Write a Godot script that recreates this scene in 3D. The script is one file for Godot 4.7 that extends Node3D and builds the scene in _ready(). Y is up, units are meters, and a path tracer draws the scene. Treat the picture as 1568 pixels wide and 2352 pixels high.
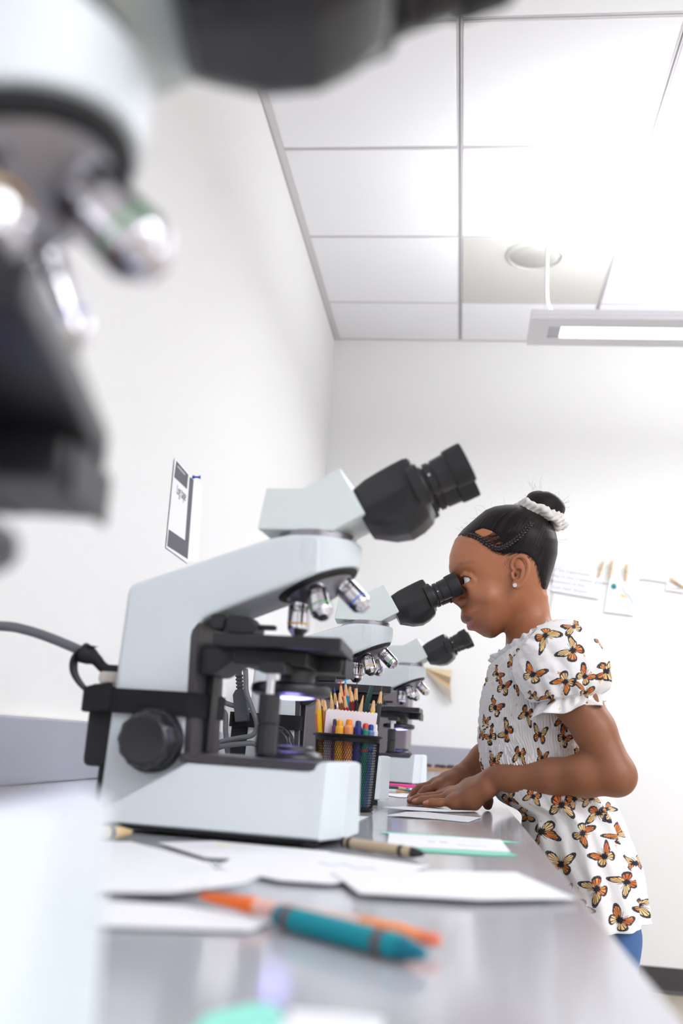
extends Node3D
# A school laboratory: four microscopes in a row on a grey worktop, a girl looks into the second one. Units are metres, y is up, the camera looks along -z.

const TOP := 0.8358        # worktop height
const CEIL := 2.8839
const WALL_L := -0.6936
const WALL_B := -4.601
const EDGE := 0.0869       # front edge of the worktop

var used := {}
var shapes := {}
var rng := RandomNumberGenerator.new()


# ---------------------------------------------------------------- mesh helpers
class Geo:
	var v := PackedVector3Array()
	var t := PackedVector2Array()
	var xf := Transform3D.IDENTITY
	var has_uv := false

	func tri(a: Vector3, b: Vector3, c: Vector3) -> void:
		v.append(xf * a)
		v.append(xf * b)
		v.append(xf * c)

	func quad(a: Vector3, b: Vector3, c: Vector3, d: Vector3) -> void:
		tri(a, b, c)
		tri(a, c, d)

	func uvtri(a: Vector3, b: Vector3, c: Vector3, ua: Vector2, ub: Vector2, uc: Vector2) -> void:
		tri(a, b, c)
		has_uv = true
		t.append(ua)
		t.append(ub)
		t.append(uc)

	func loft(rings: Array, cap_start := true, cap_end := true) -> void:
		var n: int = rings[0].size()
		for i in rings.size() - 1:
			var p: PackedVector3Array = rings[i]
			var q: PackedVector3Array = rings[i + 1]
			for j in n:
				var k := (j + 1) % n
				tri(p[j], p[k], q[k])
				tri(p[j], q[k], q[j])
		if cap_start:
			fan(rings[0], true)
		if cap_end:
			fan(rings[rings.size() - 1], false)

	func fan(ring: PackedVector3Array, back: bool) -> void:
		var c := Vector3.ZERO
		for p in ring:
			c += p
		c /= ring.size()
		for j in ring.size():
			var k := (j + 1) % ring.size()
			if back:
				tri(c, ring[k], ring[j])
			else:
				tri(c, ring[j], ring[k])

	# profile of (radius, y) from bottom to top, turned round the y axis
	func lathe(profile: Array, n := 32) -> void:
		var rings := []
		for p in profile:
			var r := PackedVector3Array()
			for j in n:
				var a := TAU * j / n
				r.append(Vector3(p.x * cos(a), p.y, -p.x * sin(a)))
			rings.append(r)
		loft(rings, profile[0].x > 1e-6, profile[profile.size() - 1].x > 1e-6)

	# a lathe whose axis runs from a towards b; profile y is the distance from a
	func lathe_along(a: Vector3, b: Vector3, profile: Array, n := 32) -> void:
		var keep := xf
		xf = xf * Geo.axis(a, b)
		lathe(profile, n)
		xf = keep

	static func axis(a: Vector3, b: Vector3) -> Transform3D:
		var y := (b - a).normalized()
		var x := y.cross(Vector3(0, 0, 1))
		if x.length() < 0.05:
			x = y.cross(Vector3(1, 0, 0))
		x = x.normalized()
		return Transform3D(Basis(x, y, x.cross(y)), a)

	# polygon (counter-clockwise in x, y) from z0 to z1 with rounded rims
	func prism(poly: PackedVector2Array, z0: float, z1: float, bevel := 0.0, steps := 2) -> void:
		var rings := []
		if bevel > 0.0:
			for s in steps:
				var a := PI / 2 * s / steps
				rings.append(Geo.at(Geo.inset(poly, bevel * (1 - sin(a))), z0 + bevel * (1 - cos(a))))
		rings.append(Geo.at(poly, z0 + bevel))
		rings.append(Geo.at(poly, z1 - bevel))
		if bevel > 0.0:
			for s in range(steps - 1, -1, -1):
				var a := PI / 2 * s / steps
				rings.append(Geo.at(Geo.inset(poly, bevel * (1 - sin(a))), z1 - bevel * (1 - cos(a))))
		loft(rings, false, false)
		cap(rings[0], true)
		cap(rings[rings.size() - 1], false)

	func cap(ring: PackedVector3Array, back: bool) -> void:
		var flat := PackedVector2Array()
		for p in ring:
			flat.append(Vector2(p.x, p.y))
		var ix := Geometry2D.triangulate_polygon(flat)
		if ix.is_empty():
			fan(ring, back)
			return
		for i in range(0, ix.size(), 3):
			var a := ring[ix[i]]
			var b := ring[ix[i + 1]]
			var c := ring[ix[i + 2]]
			var ccw := (b.x - a.x) * (c.y - a.y) - (b.y - a.y) * (c.x - a.x) > 0
			if ccw != back:
				tri(a, b, c)
			else:
				tri(a, c, b)

	static func at(poly: PackedVector2Array, z: float) -> PackedVector3Array:
		var r := PackedVector3Array()
		for p in poly:
			r.append(Vector3(p.x, p.y, z))
		return r

	static func inset(poly: PackedVector2Array, d: float) -> PackedVector2Array:
		var r := PackedVector2Array()
		var n := poly.size()
		for i in n:
			var a := (poly[i] - poly[(i + n - 1) % n]).normalized()
			var b := (poly[(i + 1) % n] - poly[i]).normalized()
			var na := Vector2(-a.y, a.x)
			var nb := Vector2(-b.y, b.x)
			var m := (na + nb).normalized()
			r.append(poly[i] + m * d / maxf(0.4, m.dot(na)))
		return r

	static func rounded(poly: PackedVector2Array, r: float, steps := 4) -> PackedVector2Array:
		var o := PackedVector2Array()
		var n := poly.size()
		for i in n:
			var p := poly[i]
			var a := poly[(i + n - 1) % n] - p
			var b := poly[(i + 1) % n] - p
			var d := minf(r, 0.45 * minf(a.length(), b.length()))
			var s := p + a.normalized() * d
			var e := p + b.normalized() * d
			for k in steps + 1:
				var f := float(k) / steps
				o.append(s.lerp(p, f).lerp(p.lerp(e, f), f))
		return o

	static func rect(x0: float, y0: float, x1: float, y1: float) -> PackedVector2Array:
		return PackedVector2Array([Vector2(x0, y0), Vector2(x1, y0), Vector2(x1, y1), Vector2(x0, y1)])

	# a box with rounded edges
	func box(lo: Vector3, hi: Vector3, bevel := 0.0, steps := 2) -> void:
		var p := Geo.rect(lo.x, lo.y, hi.x, hi.y)
		if bevel > 0:
			p = Geo.rounded(p, bevel * 2.4, steps + 1)
		prism(p, lo.z, hi.z, bevel, steps)

	func tube(path: PackedVector3Array, radii: Array, n := 8) -> void:
		var rings := []
		var last := (path[1] - path[0]).normalized()
		var u := last.cross(Vector3(0.13, 0.97, 0.21)).normalized()
		for i in path.size():
			var d := (path[mini(i + 1, path.size() - 1)] - path[maxi(i - 1, 0)]).normalized()
			u = (u - d * u.dot(d)).normalized()
			var w := d.cross(u)
			var r: float = radii[i] if radii.size() > 1 else radii[0]
			var ring := PackedVector3Array()
			for j in n:
				var a := TAU * j / n
				ring.append(path[i] + (u * cos(a) + w * sin(a)) * r)
			rings.append(ring)
		loft(rings)

	# a flat strip of width w along a path, lying across side
	func ribbon(path: PackedVector3Array, half: Vector3, thick: Vector3) -> void:
		var rings := []
		for p in path:
			rings.append(PackedVector3Array([p - half - thick, p + half - thick, p + half + thick, p - half + thick]))
		loft(rings)

	func mesh(angle := 38.0) -> ArrayMesh:
		var n := v.size() / 3
		var fn := PackedVector3Array()
		fn.resize(n)
		var at_point := {}
		var keys := []
		keys.resize(v.size())
		for i in n:
			fn[i] = (v[i * 3 + 1] - v[i * 3]).cross(v[i * 3 + 2] - v[i * 3])
			for k in 3:
				var p := v[i * 3 + k] * 50000.0
				var key := Vector3i(roundi(p.x), roundi(p.y), roundi(p.z))
				keys[i * 3 + k] = key
				if at_point.has(key):
					at_point[key].append(i)
				else:
					at_point[key] = [i]
		var normals := PackedVector3Array()
		normals.resize(v.size())
		var least := cos(deg_to_rad(angle))
		for i in n:
			var f := fn[i].normalized()
			for k in 3:
				var sum := Vector3.ZERO
				for o in at_point[keys[i * 3 + k]]:
					var g := fn[o]
					if g.dot(f) > least * g.length():
						sum += g
				normals[i * 3 + k] = sum.normalized() if sum.length_squared() > 0 else Vector3.UP
		var vs := PackedVector3Array()
		var ns := PackedVector3Array()
		var ts := PackedVector2Array()
		vs.resize(v.size())
		ns.resize(v.size())
		ts.resize(v.size())
		for i in n:   # clockwise for Godot
			for k in 3:
				var s: int = i * 3 + [0, 2, 1][k]
				vs[i * 3 + k] = v[s]
				ns[i * 3 + k] = normals[s]
				if has_uv:
					ts[i * 3 + k] = t[s]
		var a := []
		a.resize(Mesh.ARRAY_MAX)
		a[Mesh.ARRAY_VERTEX] = vs
		a[Mesh.ARRAY_NORMAL] = ns
		if has_uv:
			a[Mesh.ARRAY_TEX_UV] = ts
		var m := ArrayMesh.new()
		m.add_surface_from_arrays(Mesh.PRIMITIVE_TRIANGLES, a)
		return m


# an indexed smooth mesh
func smooth_mesh(vs: PackedVector3Array, ix: PackedInt32Array, uv := PackedVector2Array(), colors := PackedColorArray()) -> ArrayMesh:
	var ns := PackedVector3Array()
	ns.resize(vs.size())
	for i in range(0, ix.size(), 3):
		var f := (vs[ix[i + 2]] - vs[ix[i]]).cross(vs[ix[i + 1]] - vs[ix[i]])
		ns[ix[i]] += f
		ns[ix[i + 1]] += f
		ns[ix[i + 2]] += f
	for i in ns.size():
		ns[i] = ns[i].normalized()
	var a := []
	a.resize(Mesh.ARRAY_MAX)
	a[Mesh.ARRAY_VERTEX] = vs
	a[Mesh.ARRAY_NORMAL] = ns
	a[Mesh.ARRAY_INDEX] = ix
	if uv.size():
		a[Mesh.ARRAY_TEX_UV] = uv
	if colors.size():
		a[Mesh.ARRAY_COLOR] = colors
	var m := ArrayMesh.new()
	m.add_surface_from_arrays(Mesh.PRIMITIVE_TRIANGLES, a)
	return m


# ---------------------------------------------------------------- scene helpers
func numbered(called: String) -> String:
	used[called] = used.get(called, -1) + 1
	return called if used[called] == 0 else "%s_%03d" % [called, used[called]]


func tag(o: Node3D, label: String, category: String, group := "", kind := "") -> Node3D:
	if label:
		o.set_meta("label", label)
	if category:
		o.set_meta("category", category)
	if group:
		o.set_meta("group", group)
	if kind:
		o.set_meta("kind", kind)
	return o


func thing(called: String, label: String, category: String, at := Vector3.ZERO, turn := 0.0, group := "") -> Node3D:
	var o := Node3D.new()
	o.name = numbered(called)
	add_child(o)
	o.position = at
	o.rotation.y = turn
	return tag(o, label, category, group)


func put(called: String, what, m: Material, parent: Node = null) -> MeshInstance3D:
	var o := MeshInstance3D.new()
	o.mesh = what.mesh() if what is Geo else what
	o.material_override = m
	if parent == null:
		o.name = numbered(called)
		add_child(o)
	else:
		var n := 0
		for c in parent.get_children():
			if c.name == called or str(c.name).begins_with(called + "_") and str(c.name).right(3).is_valid_int():
				n += 1
		o.name = called if n == 0 else "%s_%03d" % [called, n]
		parent.add_child(o)
	return o


func mat(color: Color, rough := 0.5, metal := 0.0, spec := 0.5) -> StandardMaterial3D:
	var m := StandardMaterial3D.new()
	m.albedo_color = color
	m.roughness = rough
	m.metallic = metal
	m.metallic_specular = spec
	return m


func rgb(r: int, g: int, b: int) -> Color:
	return Color8(r, g, b)


func glow(color: Color, energy: float) -> StandardMaterial3D:
	var m := mat(Color(0.9, 0.9, 0.92), 0.4)
	m.emission_enabled = true
	m.emission = color
	m.emission_energy_multiplier = energy
	return m


func noise_tex(freq: float, seed_: int, size := 256, octaves := 3) -> NoiseTexture2D:
	var n := FastNoiseLite.new()
	n.seed = seed_
	n.frequency = freq
	n.fractal_octaves = octaves
	var t := NoiseTexture2D.new()
	t.width = size
	t.height = size
	t.seamless = true
	t.noise = n
	return t


func bumpy(m: StandardMaterial3D, tex: Texture2D, scale: float, per_metre: float) -> StandardMaterial3D:
	m.heightmap_enabled = true
	m.heightmap_texture = tex
	m.heightmap_scale = scale
	m.uv1_triplanar = true
	m.uv1_world_triplanar = true
	m.uv1_scale = Vector3.ONE * per_metre
	return m


func pts(list: Array) -> PackedVector2Array:
	var r := PackedVector2Array()
	for i in range(0, list.size(), 2):
		r.append(Vector2(list[i], list[i + 1]))
	return r


func curve(list: Array, steps := 6) -> PackedVector3Array:
	# Catmull-Rom through the points
	var o := PackedVector3Array()
	var n := list.size()
	for i in n - 1:
		var a: Vector3 = list[maxi(i - 1, 0)]
		var b: Vector3 = list[i]
		var c: Vector3 = list[i + 1]
		var d: Vector3 = list[mini(i + 2, n - 1)]
		for s in steps:
			o.append(b.cubic_interpolate(c, a, d, float(s) / steps))
	o.append(list[n - 1])
	return o


func text_mesh(words: String, height: float, depth: float, bold := true) -> Mesh:
	var t := TextMesh.new()
	var f := SystemFont.new()
	f.font_names = PackedStringArray(["Droid Sans"])
	f.font_weight = 700 if bold else 400
	t.font = f
	t.text = words
	t.font_size = 48
	t.pixel_size = height / 48.0
	t.depth = depth
	t.curve_step = 2.0
	return t


# ---------------------------------------------------------------- the scene
func _ready() -> void:
	rng.seed = 11
	view_and_light()
	room()
	worktop()
	microscopes()
	girl()
	pencil_cup()
	papers_and_crayons()
	cords()
	wall_papers()


func view_and_light() -> void:
	var look := CameraAttributesPhysical.new()
	look.frustum_focal_length = 35.0
	look.exposure_aperture = 4.2
	look.frustum_focus_distance = 1.64
	var cam := Camera3D.new()
	cam.name = "camera"
	cam.attributes = look
	cam.position = Vector3(0, 0.93, 0)
	cam.basis = Basis.from_euler(Vector3(0.2265, 0.1305, 0.0646), EULER_ORDER_YXZ)
	cam.keep_aspect = Camera3D.KEEP_HEIGHT
	cam.projection = Camera3D.PROJECTION_PERSPECTIVE
	add_child(cam)
	cam.fov = rad_to_deg(2.0 * atan(1176.0 / 2287.0))
	cam.near = 0.02
	cam.far = 60.0
	cam.current = true
	var e := Environment.new()
	e.background_mode = Environment.BG_COLOR
	e.background_color = Color(0.75, 0.8, 0.88)
	e.tonemap_mode = Environment.TONE_MAPPER_LINEAR
	e.tonemap_exposure = 1.86
	e.sdfgi_enabled = true
	e.ssao_enabled = true
	e.ssil_enabled = true
	var w := WorldEnvironment.new()
	w.name = "environment"
	w.environment = e
	add_child(w)


func area(called: String, at: Vector3, size: Vector2, up: bool, energy: float, color := Color(0.97, 0.984, 1.0)) -> void:
	var l := AreaLight3D.new()
	l.name = called
	l.area_size = size
	l.light_energy = energy
	l.light_color = color
	l.shadow_enabled = true
	l.set("area_range", 14.0)
	l.set("area_attenuation", 2.0)
	l.position = at
	l.rotation.x = PI / 2 if up else -PI / 2
	add_child(l)


func struct(called: String, what, m: Material, parent: Node = null) -> MeshInstance3D:
	var o := put(called, what, m, parent)
	if parent == null:
		o.set_meta("kind", "structure")
	return o


func slab(lo: Vector3, hi: Vector3, bevel := 0.0) -> Geo:
	var g := Geo.new()
	g.box(lo, hi, bevel)
	return g


func room() -> void:
	var paint := bumpy(mat(rgb(232, 231, 230), 0.75), noise_tex(0.09, 3), 0.012, 3.0)
	var tile_m := bumpy(mat(rgb(241, 241, 244), 0.85), noise_tex(0.35, 5), 0.02, 6.0)
	var metal_white := mat(rgb(225, 224, 226), 0.5)
	var x1 := 5.4
	var z1 := 3.4
	struct("floor", slab(Vector3(WALL_L, -0.1, WALL_B), Vector3(x1, 0, z1)), bumpy(mat(rgb(158, 148, 134), 0.6), noise_tex(0.06, 8), 0.01, 2.0))
	struct("wall_left", slab(Vector3(WALL_L - 0.12, -0.1, WALL_B - 0.12), Vector3(WALL_L, 3.1, z1 + 0.12)), paint)
	struct("wall_back", slab(Vector3(WALL_L, -0.1, WALL_B - 0.12), Vector3(x1, 3.1, WALL_B)), paint)
	struct("wall_right", slab(Vector3(x1, -0.1, WALL_B - 0.12), Vector3(x1 + 0.12, 3.1, z1 + 0.12)), paint)
	struct("wall_front", slab(Vector3(WALL_L, -0.1, z1), Vector3(x1, 3.1, z1 + 0.12)), paint)
	# suspended ceiling: a deck, and below it tees and tiles as far as the camera could see them
	var deck := struct("ceiling", slab(Vector3(WALL_L, CEIL + 0.022, WALL_B), Vector3(x1, CEIL + 0.12, z1)), tile_m)
	var xs := [WALL_L + 0.024, -0.0724]
	while xs[xs.size() - 1] < 4.7:
		xs.append(xs[xs.size() - 1] + 0.6096)
	xs.append(x1)
	var zs := [WALL_B + 0.012, -4.1753]
	while zs[zs.size() - 1] < 3.0:
		zs.append(zs[zs.size() - 1] + 0.6006)
	zs.append(z1)
	var tee := mat(rgb(214, 210, 214), 0.55)
	var slot := mat(rgb(92, 84, 90), 0.8)
	var panel := mat(rgb(203, 201, 196), 0.6)
	var gap := 0.009
	for i in xs.size() - 1:
		for k in zs.size() - 1:
			var special := i == 1 and k == 1
			var lo := Vector3(xs[i] + (gap if i else 0.002), CEIL - 0.001, zs[k] + (gap if k else 0.002))
			var hi := Vector3(xs[i + 1] - gap, CEIL + 0.015, zs[k + 1] - gap)
			var g := Geo.new()
			g.xf = Transform3D(Basis(Vector3.RIGHT, PI / 2))
			# x stays, the prism's y runs along z, its z runs down
			g.box(Vector3(lo.x, lo.z, -hi.y), Vector3(hi.x, hi.z, -lo.y), 0.002, 1)
			struct("metal_ceiling_panel" if special else "ceiling_tile", g, panel if special else tile_m, deck)
	for i in range(1, xs.size() - 1):
		struct("ceiling_tee_slot", slab(Vector3(xs[i] - 0.0025, CEIL + 0.006, WALL_B), Vector3(xs[i] + 0.0025, CEIL + 0.012, z1)), slot, deck)
		for s in [-1.0, 1.0]:
			struct("ceiling_tee", slab(Vector3(xs[i] + s * 0.0048 - 0.0025, CEIL, WALL_B), Vector3(xs[i] + s * 0.0048 + 0.0025, CEIL + 0.018, z1)), tee, deck)
	for k in range(1, zs.size() - 1):
		for i in xs.size() - 1:
			var a: float = xs[i] + (0.0074 if i else 0.0)
			var b: float = xs[i + 1] - 0.0074
			struct("ceiling_tee_slot", slab(Vector3(a, CEIL + 0.006, zs[k] - 0.0025), Vector3(b, CEIL + 0.012, zs[k] + 0.0025)), slot, deck)
			for s in [-1.0, 1.0]:
				struct("ceiling_tee", slab(Vector3(a, CEIL, zs[k] + s * 0.0048 - 0.0025), Vector3(b, CEIL + 0.018, zs[k] + s * 0.0048 + 0.0025)), tee, deck)
	# wall angle round the tiles
	struct("trim_1", slab(Vector3(WALL_L + 0.002, CEIL - 0.004, WALL_B + 0.01), Vector3(WALL_L + 0.026, CEIL + 0.012, z1)), mat(rgb(212, 208, 209), 0.6))
	struct("trim_2", slab(Vector3(WALL_L, CEIL - 0.003, WALL_B + 0.001), Vector3(x1, CEIL + 0.012, WALL_B + 0.012)), mat(rgb(212, 208, 209), 0.6))
	struct("trim_3", slab(Vector3(WALL_L, CEIL - 0.007, WALL_B), Vector3(WALL_L + 0.002, CEIL - 0.002, z1)), mat(rgb(150, 140, 135), 0.8))  # dark strip coloured as the shadow gap between wall and angle
	# dark rubber skirting
	var rubber := mat(rgb(62, 57, 58), 0.55)
	var prof := Geo.new()
	prof.xf = Transform3D(Basis(Vector3.UP, PI / 2), Vector3(EDGE, 0, WALL_B))   # profile x -> -z
	prof.prism(pts([-0.014, 0.0, 0.0, 0.0, 0.0, 0.1016, -0.003, 0.1016, -0.004, 0.014, -0.014, 0.004]), -0.5, x1 - EDGE)
	struct("baseboard_back", prof, rubber)
	ceiling_fittings(metal_white)
	var row := 0
	for z in [-3.285, 0.3, 2.1]:  # rows after the first are out of view, placed to light camera-facing sides
		lamp(0.185 if row == 0 else 0.9, z, row)
		row += 1


func lamp(x0: float, z: float, row: int) -> void:
	var where: String = ["near the back wall, below the round air diffuser", "unseen over the middle of the room", "unseen over the side of the room opposite the papers"][row]
	var t := thing("pendant_lamp", "long white pendant lamp hanging %s" % where, "lamp", Vector3(x0, 2.36, z))
	var white := mat(rgb(226, 224, 229), 0.45)
	var grey := mat(rgb(178, 180, 188), 0.4, 0.3)
	var n := 3.7
	var body := Geo.new()
	body.box(Vector3(0, 0.012, -0.115), Vector3(n, 0.036, 0.115), 0.003)
	body.box(Vector3(0, 0.0, 0.048), Vector3(n, 0.013, 0.115), 0.001)
	body.box(Vector3(0, 0.0, -0.115), Vector3(n, 0.013, -0.048), 0.001)
	body.box(Vector3(0, 0.0, -0.05), Vector3(0.065, 0.013, 0.05), 0.0)
	body.box(Vector3(n - 0.065, 0.0, -0.05), Vector3(n, 0.013, 0.05), 0.0)
	put("housing", body, white, t)
	put("end_plate", slab(Vector3(0.065, 0.004, -0.048), Vector3(0.107, 0.012, 0.048)), grey, t)
	put("lens", slab(Vector3(0.107, 0.004, -0.046), Vector3(n - 0.107, 0.011, 0.046)), glow(Color(1, 0.99, 0.97), 1.6), t)
	put("upper_lens", slab(Vector3(0.08, 0.036, -0.09), Vector3(n - 0.08, 0.039, 0.09)), glow(Color(1, 0.99, 0.97), 1.6), t)
	var wire := mat(rgb(190, 188, 190), 0.4, 0.6)
	for x in [0.052, n - 0.06]:
		var g := Geo.new()
		g.tube(PackedVector3Array([Vector3(x, 0.03, 0), Vector3(x, CEIL - 2.36, 0)]), [0.0009], 6)
		put("suspension_wire", g, wire, t)
		var k := Geo.new()
		k.lathe_along(Vector3(x, CEIL - 2.36 - 0.03, 0), Vector3(x, CEIL - 2.36, 0), [Vector2(0.004, 0), Vector2(0.004, 0.03)], 10)
		put("wire_grip", k, grey, t)
	# feed cord with its ceiling cup
	var c := Geo.new()
	c.tube(curve([Vector3(0.105, 0.035, 0.01), Vector3(0.075, 0.085, 0.0), Vector3(0.06, 0.14, 0.0), Vector3(0.058, 0.33, 0), Vector3(0.06, 0.42, 0), Vector3(0.085, CEIL - 2.375, 0)], 8), [0.0055], 8)
	put("cord", c, mat(rgb(244, 244, 246), 0.5), t)
	var u := Geo.new()
	u.lathe_along(Vector3(0.055, CEIL - 2.36, 0), Vector3(0.055, CEIL - 2.39, 0), [Vector2(0.062, 0), Vector2(0.06, 0.005), Vector2(0.045, 0.016), Vector2(0.02, 0.023), Vector2(0.0, 0.025)], 28)
	put("canopy", u, white, t)
	var mid := x0 + n / 2
	area("pendant_downlight", Vector3(mid, 2.361, z), Vector2(n - 0.22, 0.09), false, LAMP_DOWN)
	area("pendant_uplight", Vector3(mid, 2.403, z), Vector2(n - 0.18, 0.17), true, LAMP_UP)


const LAMP_DOWN := 2.6
const LAMP_UP := 3.2


func ceiling_fittings(m: Material) -> void:
	var t := thing("air_diffuser", "round slatted air diffuser in the grey ceiling panel", "diffuser", Vector3(0.229, CEIL - 0.001, -3.72))
	var g := Geo.new()
	g.lathe_along(Vector3.ZERO, Vector3(0, -1, 0), [Vector2(0.122, 0.0), Vector2(0.118, 0.006), Vector2(0.105, 0.012), Vector2(0.103, 0.008), Vector2(0.103, 0.002)], 40)
	put("ring", g, mat(rgb(196, 194, 190), 0.5), t)
	var d := Geo.new()
	d.lathe_along(Vector3.ZERO, Vector3(0, -1, 0), [Vector2(0.104, 0.001), Vector2(0.09, 0.012), Vector2(0.05, 0.02), Vector2(0.0, 0.022)], 40)
	put("dome", d, mat(rgb(176, 173, 168), 0.6), t)
	var s := Geo.new()
	for i in range(-9, 10):
		var x := i * 0.0105
		var r := sqrt(0.102 * 0.102 - x * x)
		var path := PackedVector3Array()
		for k in 13:
			var z := r * (k / 6.0 - 1.0)
			path.append(Vector3(x, -0.003 - 0.022 * (1.0 - pow((x * x + z * z) / 0.0109, 1.3)), z))
		s.tube(path, [0.0013], 5)
	put("slats", s, mat(rgb(188, 186, 183), 0.5), t).set_meta("kind", "stuff")


func worktop() -> void:
	var lam := bumpy(mat(rgb(190, 190, 196), 0.11, 0.0, 0.5), noise_tex(0.2, 9), 0.003, 8.0)
	var t := thing("worktop", "long glossy grey laminate worktop along the left wall", "worktop", Vector3(WALL_L + 0.001, TOP, -1.999))
	var g := Geo.new()
	var lo := Vector3(0.0, -0.04, WALL_B + 2.0)
	var hi := Vector3(EDGE - WALL_L, 0.0, 2.9)
	g.xf = Transform3D(Basis.IDENTITY)
	g.prism(Geo.rounded(pts([0, -0.04, hi.x, -0.04, hi.x, 0.0, 0, 0.0]), 0.004, 3), lo.z, hi.z)
	put("top", g, lam, t)
	var splash := bumpy(mat(rgb(164, 165, 177), 0.45), noise_tex(0.2, 9), 0.003, 8.0)
	put("backsplash", slab(Vector3(0, 0, lo.z), Vector3(-0.661 - WALL_L, 0.1016, hi.z), 0.002), splash, t)
	put("backsplash", slab(Vector3(-0.661 - WALL_L, 0, lo.z), Vector3(hi.x, 0.1016, lo.z + 0.02), 0.002), splash, t)
	var seal := mat(rgb(236, 232, 226), 0.6)
	put("sealant", slab(Vector3(0, 0.1016, lo.z), Vector3(-0.668 - WALL_L, 0.1036, hi.z)), seal, t)
	var white := mat(rgb(220, 220, 222), 0.5)
	for z in [-2.2, -0.7, 0.9, 2.4]:
		put("support_panel", slab(Vector3(0.02, -TOP, z - 0.012), Vector3(0.62, -0.04, z + 0.012)), white, t)


func at_counter(x: float, z: float, y := 0.0) -> Vector3:
	return Vector3(x, TOP + y, z)


# ---------------------------------------------------------------- microscopes
# own axes: x towards the user, y up from the worktop, z towards the camera
func microscopes() -> void:
	var places := [
		["blurred white microscope with only its objectives, stage and black eyepiece housing showing", -0.2156, -0.2411, -0.121, "RYGB", 0.0],
		["white microscope in front of the pencil cup, with a black strap round its arm", -0.2223, -0.9942, 0.0852, "YGB", 0.0],
		["white microscope that the girl is looking into", -0.2376, -1.701, -0.0686, "RYGB", -0.17],
		["small white microscope beneath the girl's chin, its eyepieces under her mouth", -0.2082, -2.553, 0.1374, "BRYG", 0.0],
	]
	for p in places:
		microscope(p[0], at_counter(p[1], p[2], 0.0006), -p[3], p[4], p[5])


func shape(called: String, make: Callable, angle := 38.0) -> Mesh:
	if not shapes.has(called):
		var g := Geo.new()
		make.call(g)
		shapes[called] = g.mesh(angle)
	return shapes[called]


func m(called: String) -> StandardMaterial3D:
	if shapes.has("m_" + called):
		return shapes["m_" + called]
	var o: StandardMaterial3D
	match called:
		"white": o = bumpy(mat(rgb(214, 221, 225), 0.42), noise_tex(0.4, 21), 0.002, 30.0)
		"head": o = bumpy(mat(rgb(219, 227, 226), 0.42), noise_tex(0.4, 21), 0.002, 30.0)
		"black": o = mat(rgb(30, 30, 34), 0.42)
		"satin": o = mat(rgb(36, 36, 41), 0.33)
		"plate": o = mat(rgb(62, 58, 63), 0.4)
		"rubber": o = mat(rgb(24, 25, 30), 0.6)
		"chrome": o = mat(rgb(216, 214, 220), 0.12, 1.0)
		"hub": o = mat(rgb(150, 148, 156), 0.3, 0.8)
		"strap": o = bumpy(mat(rgb(20, 20, 24), 0.9), noise_tex(0.5, 22), 0.02, 60.0)
		"print": o = mat(rgb(24, 24, 26), 0.5)
		"mark": o = mat(rgb(225, 228, 232), 0.5)
		"R": o = mat(rgb(190, 60, 40), 0.4)
		"Y": o = mat(rgb(235, 180, 40), 0.4)
		"G": o = mat(rgb(60, 170, 90), 0.4)
		"B": o = mat(rgb(50, 100, 210), 0.4)
		"lens_glow": o = glow(Color(0.62, 0.6, 1.0), 0.9)
		"lit_glass": o = mat(rgb(196, 198, 255), 0.1)  # violet of the microscope lamp put into the slide colour
		_: o = mat(Color.MAGENTA)
	shapes["m_" + called] = o
	return o


func s_arm(g: Geo) -> void:
	# column and sloping arm
	var p := pts([-0.117, 0.012, -0.0315, 0.012, -0.0335, 0.07, -0.0372, 0.188, -0.030, 0.2035, 0.048, 0.2354, 0.085, 0.2514, 0.085, 0.2895, 0.052, 0.2895, 0.030, 0.2845, -0.1115, 0.2335])
	g.prism(Geo.rounded(p, 0.009, 4), -0.045, 0.045, 0.005, 3)
	# round platform under the head, its underside sloping with the nosepiece
	var rings := []
	for s in [[0.040, -1.0], [0.0445, -0.9], [0.0455, 0.0], [0.0455, 1.0], [0.0435, 1.2], [0.040, 1.25]]:
		var r := PackedVector3Array()
		for j in 40:
			var a: float = TAU * j / 40
			var x: float = 0.0705 + s[0] * cos(a)
			var low := 0.2354 + (x - 0.048) * 0.433
			var y: float = 0.2895 + (s[1] - 1.25) * 0.012 if s[1] >= 1.0 else lerpf(low, 0.2865, (s[1] + 1.0) / 2.0)
			r.append(Vector3(x, y, -s[0] * sin(a)))
		rings.append(r)
	g.loft(rings)


func s_base(g: Geo) -> void:
	# half outline (x, top y, half width at top, half width at bottom) from the back to the front
	var secs := [[-0.113, 0.012, 0.066, 0.068], [-0.108, 0.014, 0.071, 0.0735], [-0.0256, 0.0662, 0.0605, 0.075], [0.083, 0.0662, 0.060, 0.0755], [0.090, 0.0668, 0.060, 0.0755], [0.101, 0.0738, 0.060, 0.0755], [0.108, 0.0752, 0.059, 0.075], [0.1185, 0.0752, 0.034, 0.045], [0.1225, 0.0735, 0.030, 0.040]]
	var rings := []
	for s in secs:
		var b := 0.003
		var y0 := 0.0075
		var x: float = s[0]
		var r := PackedVector3Array()
		var wt: float = s[2]
		var wb: float = s[3]
		var h: float = s[1]
		for side in [1.0, -1.0]:
			var c := [[wb - b, y0], [wb, y0 + 0.002], [lerpf(wb, wt, 0.93), lerpf(y0, h, 0.93)], [wt - b * 0.3, h - b * 0.25], [wt - b * 1.3, h]]
			if side < 0:
				c.reverse()
			for q in c:
				r.append(Vector3(x, q[1], side * q[0]))
		r.reverse()
		rings.append(r)
	g.loft(rings)


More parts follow.
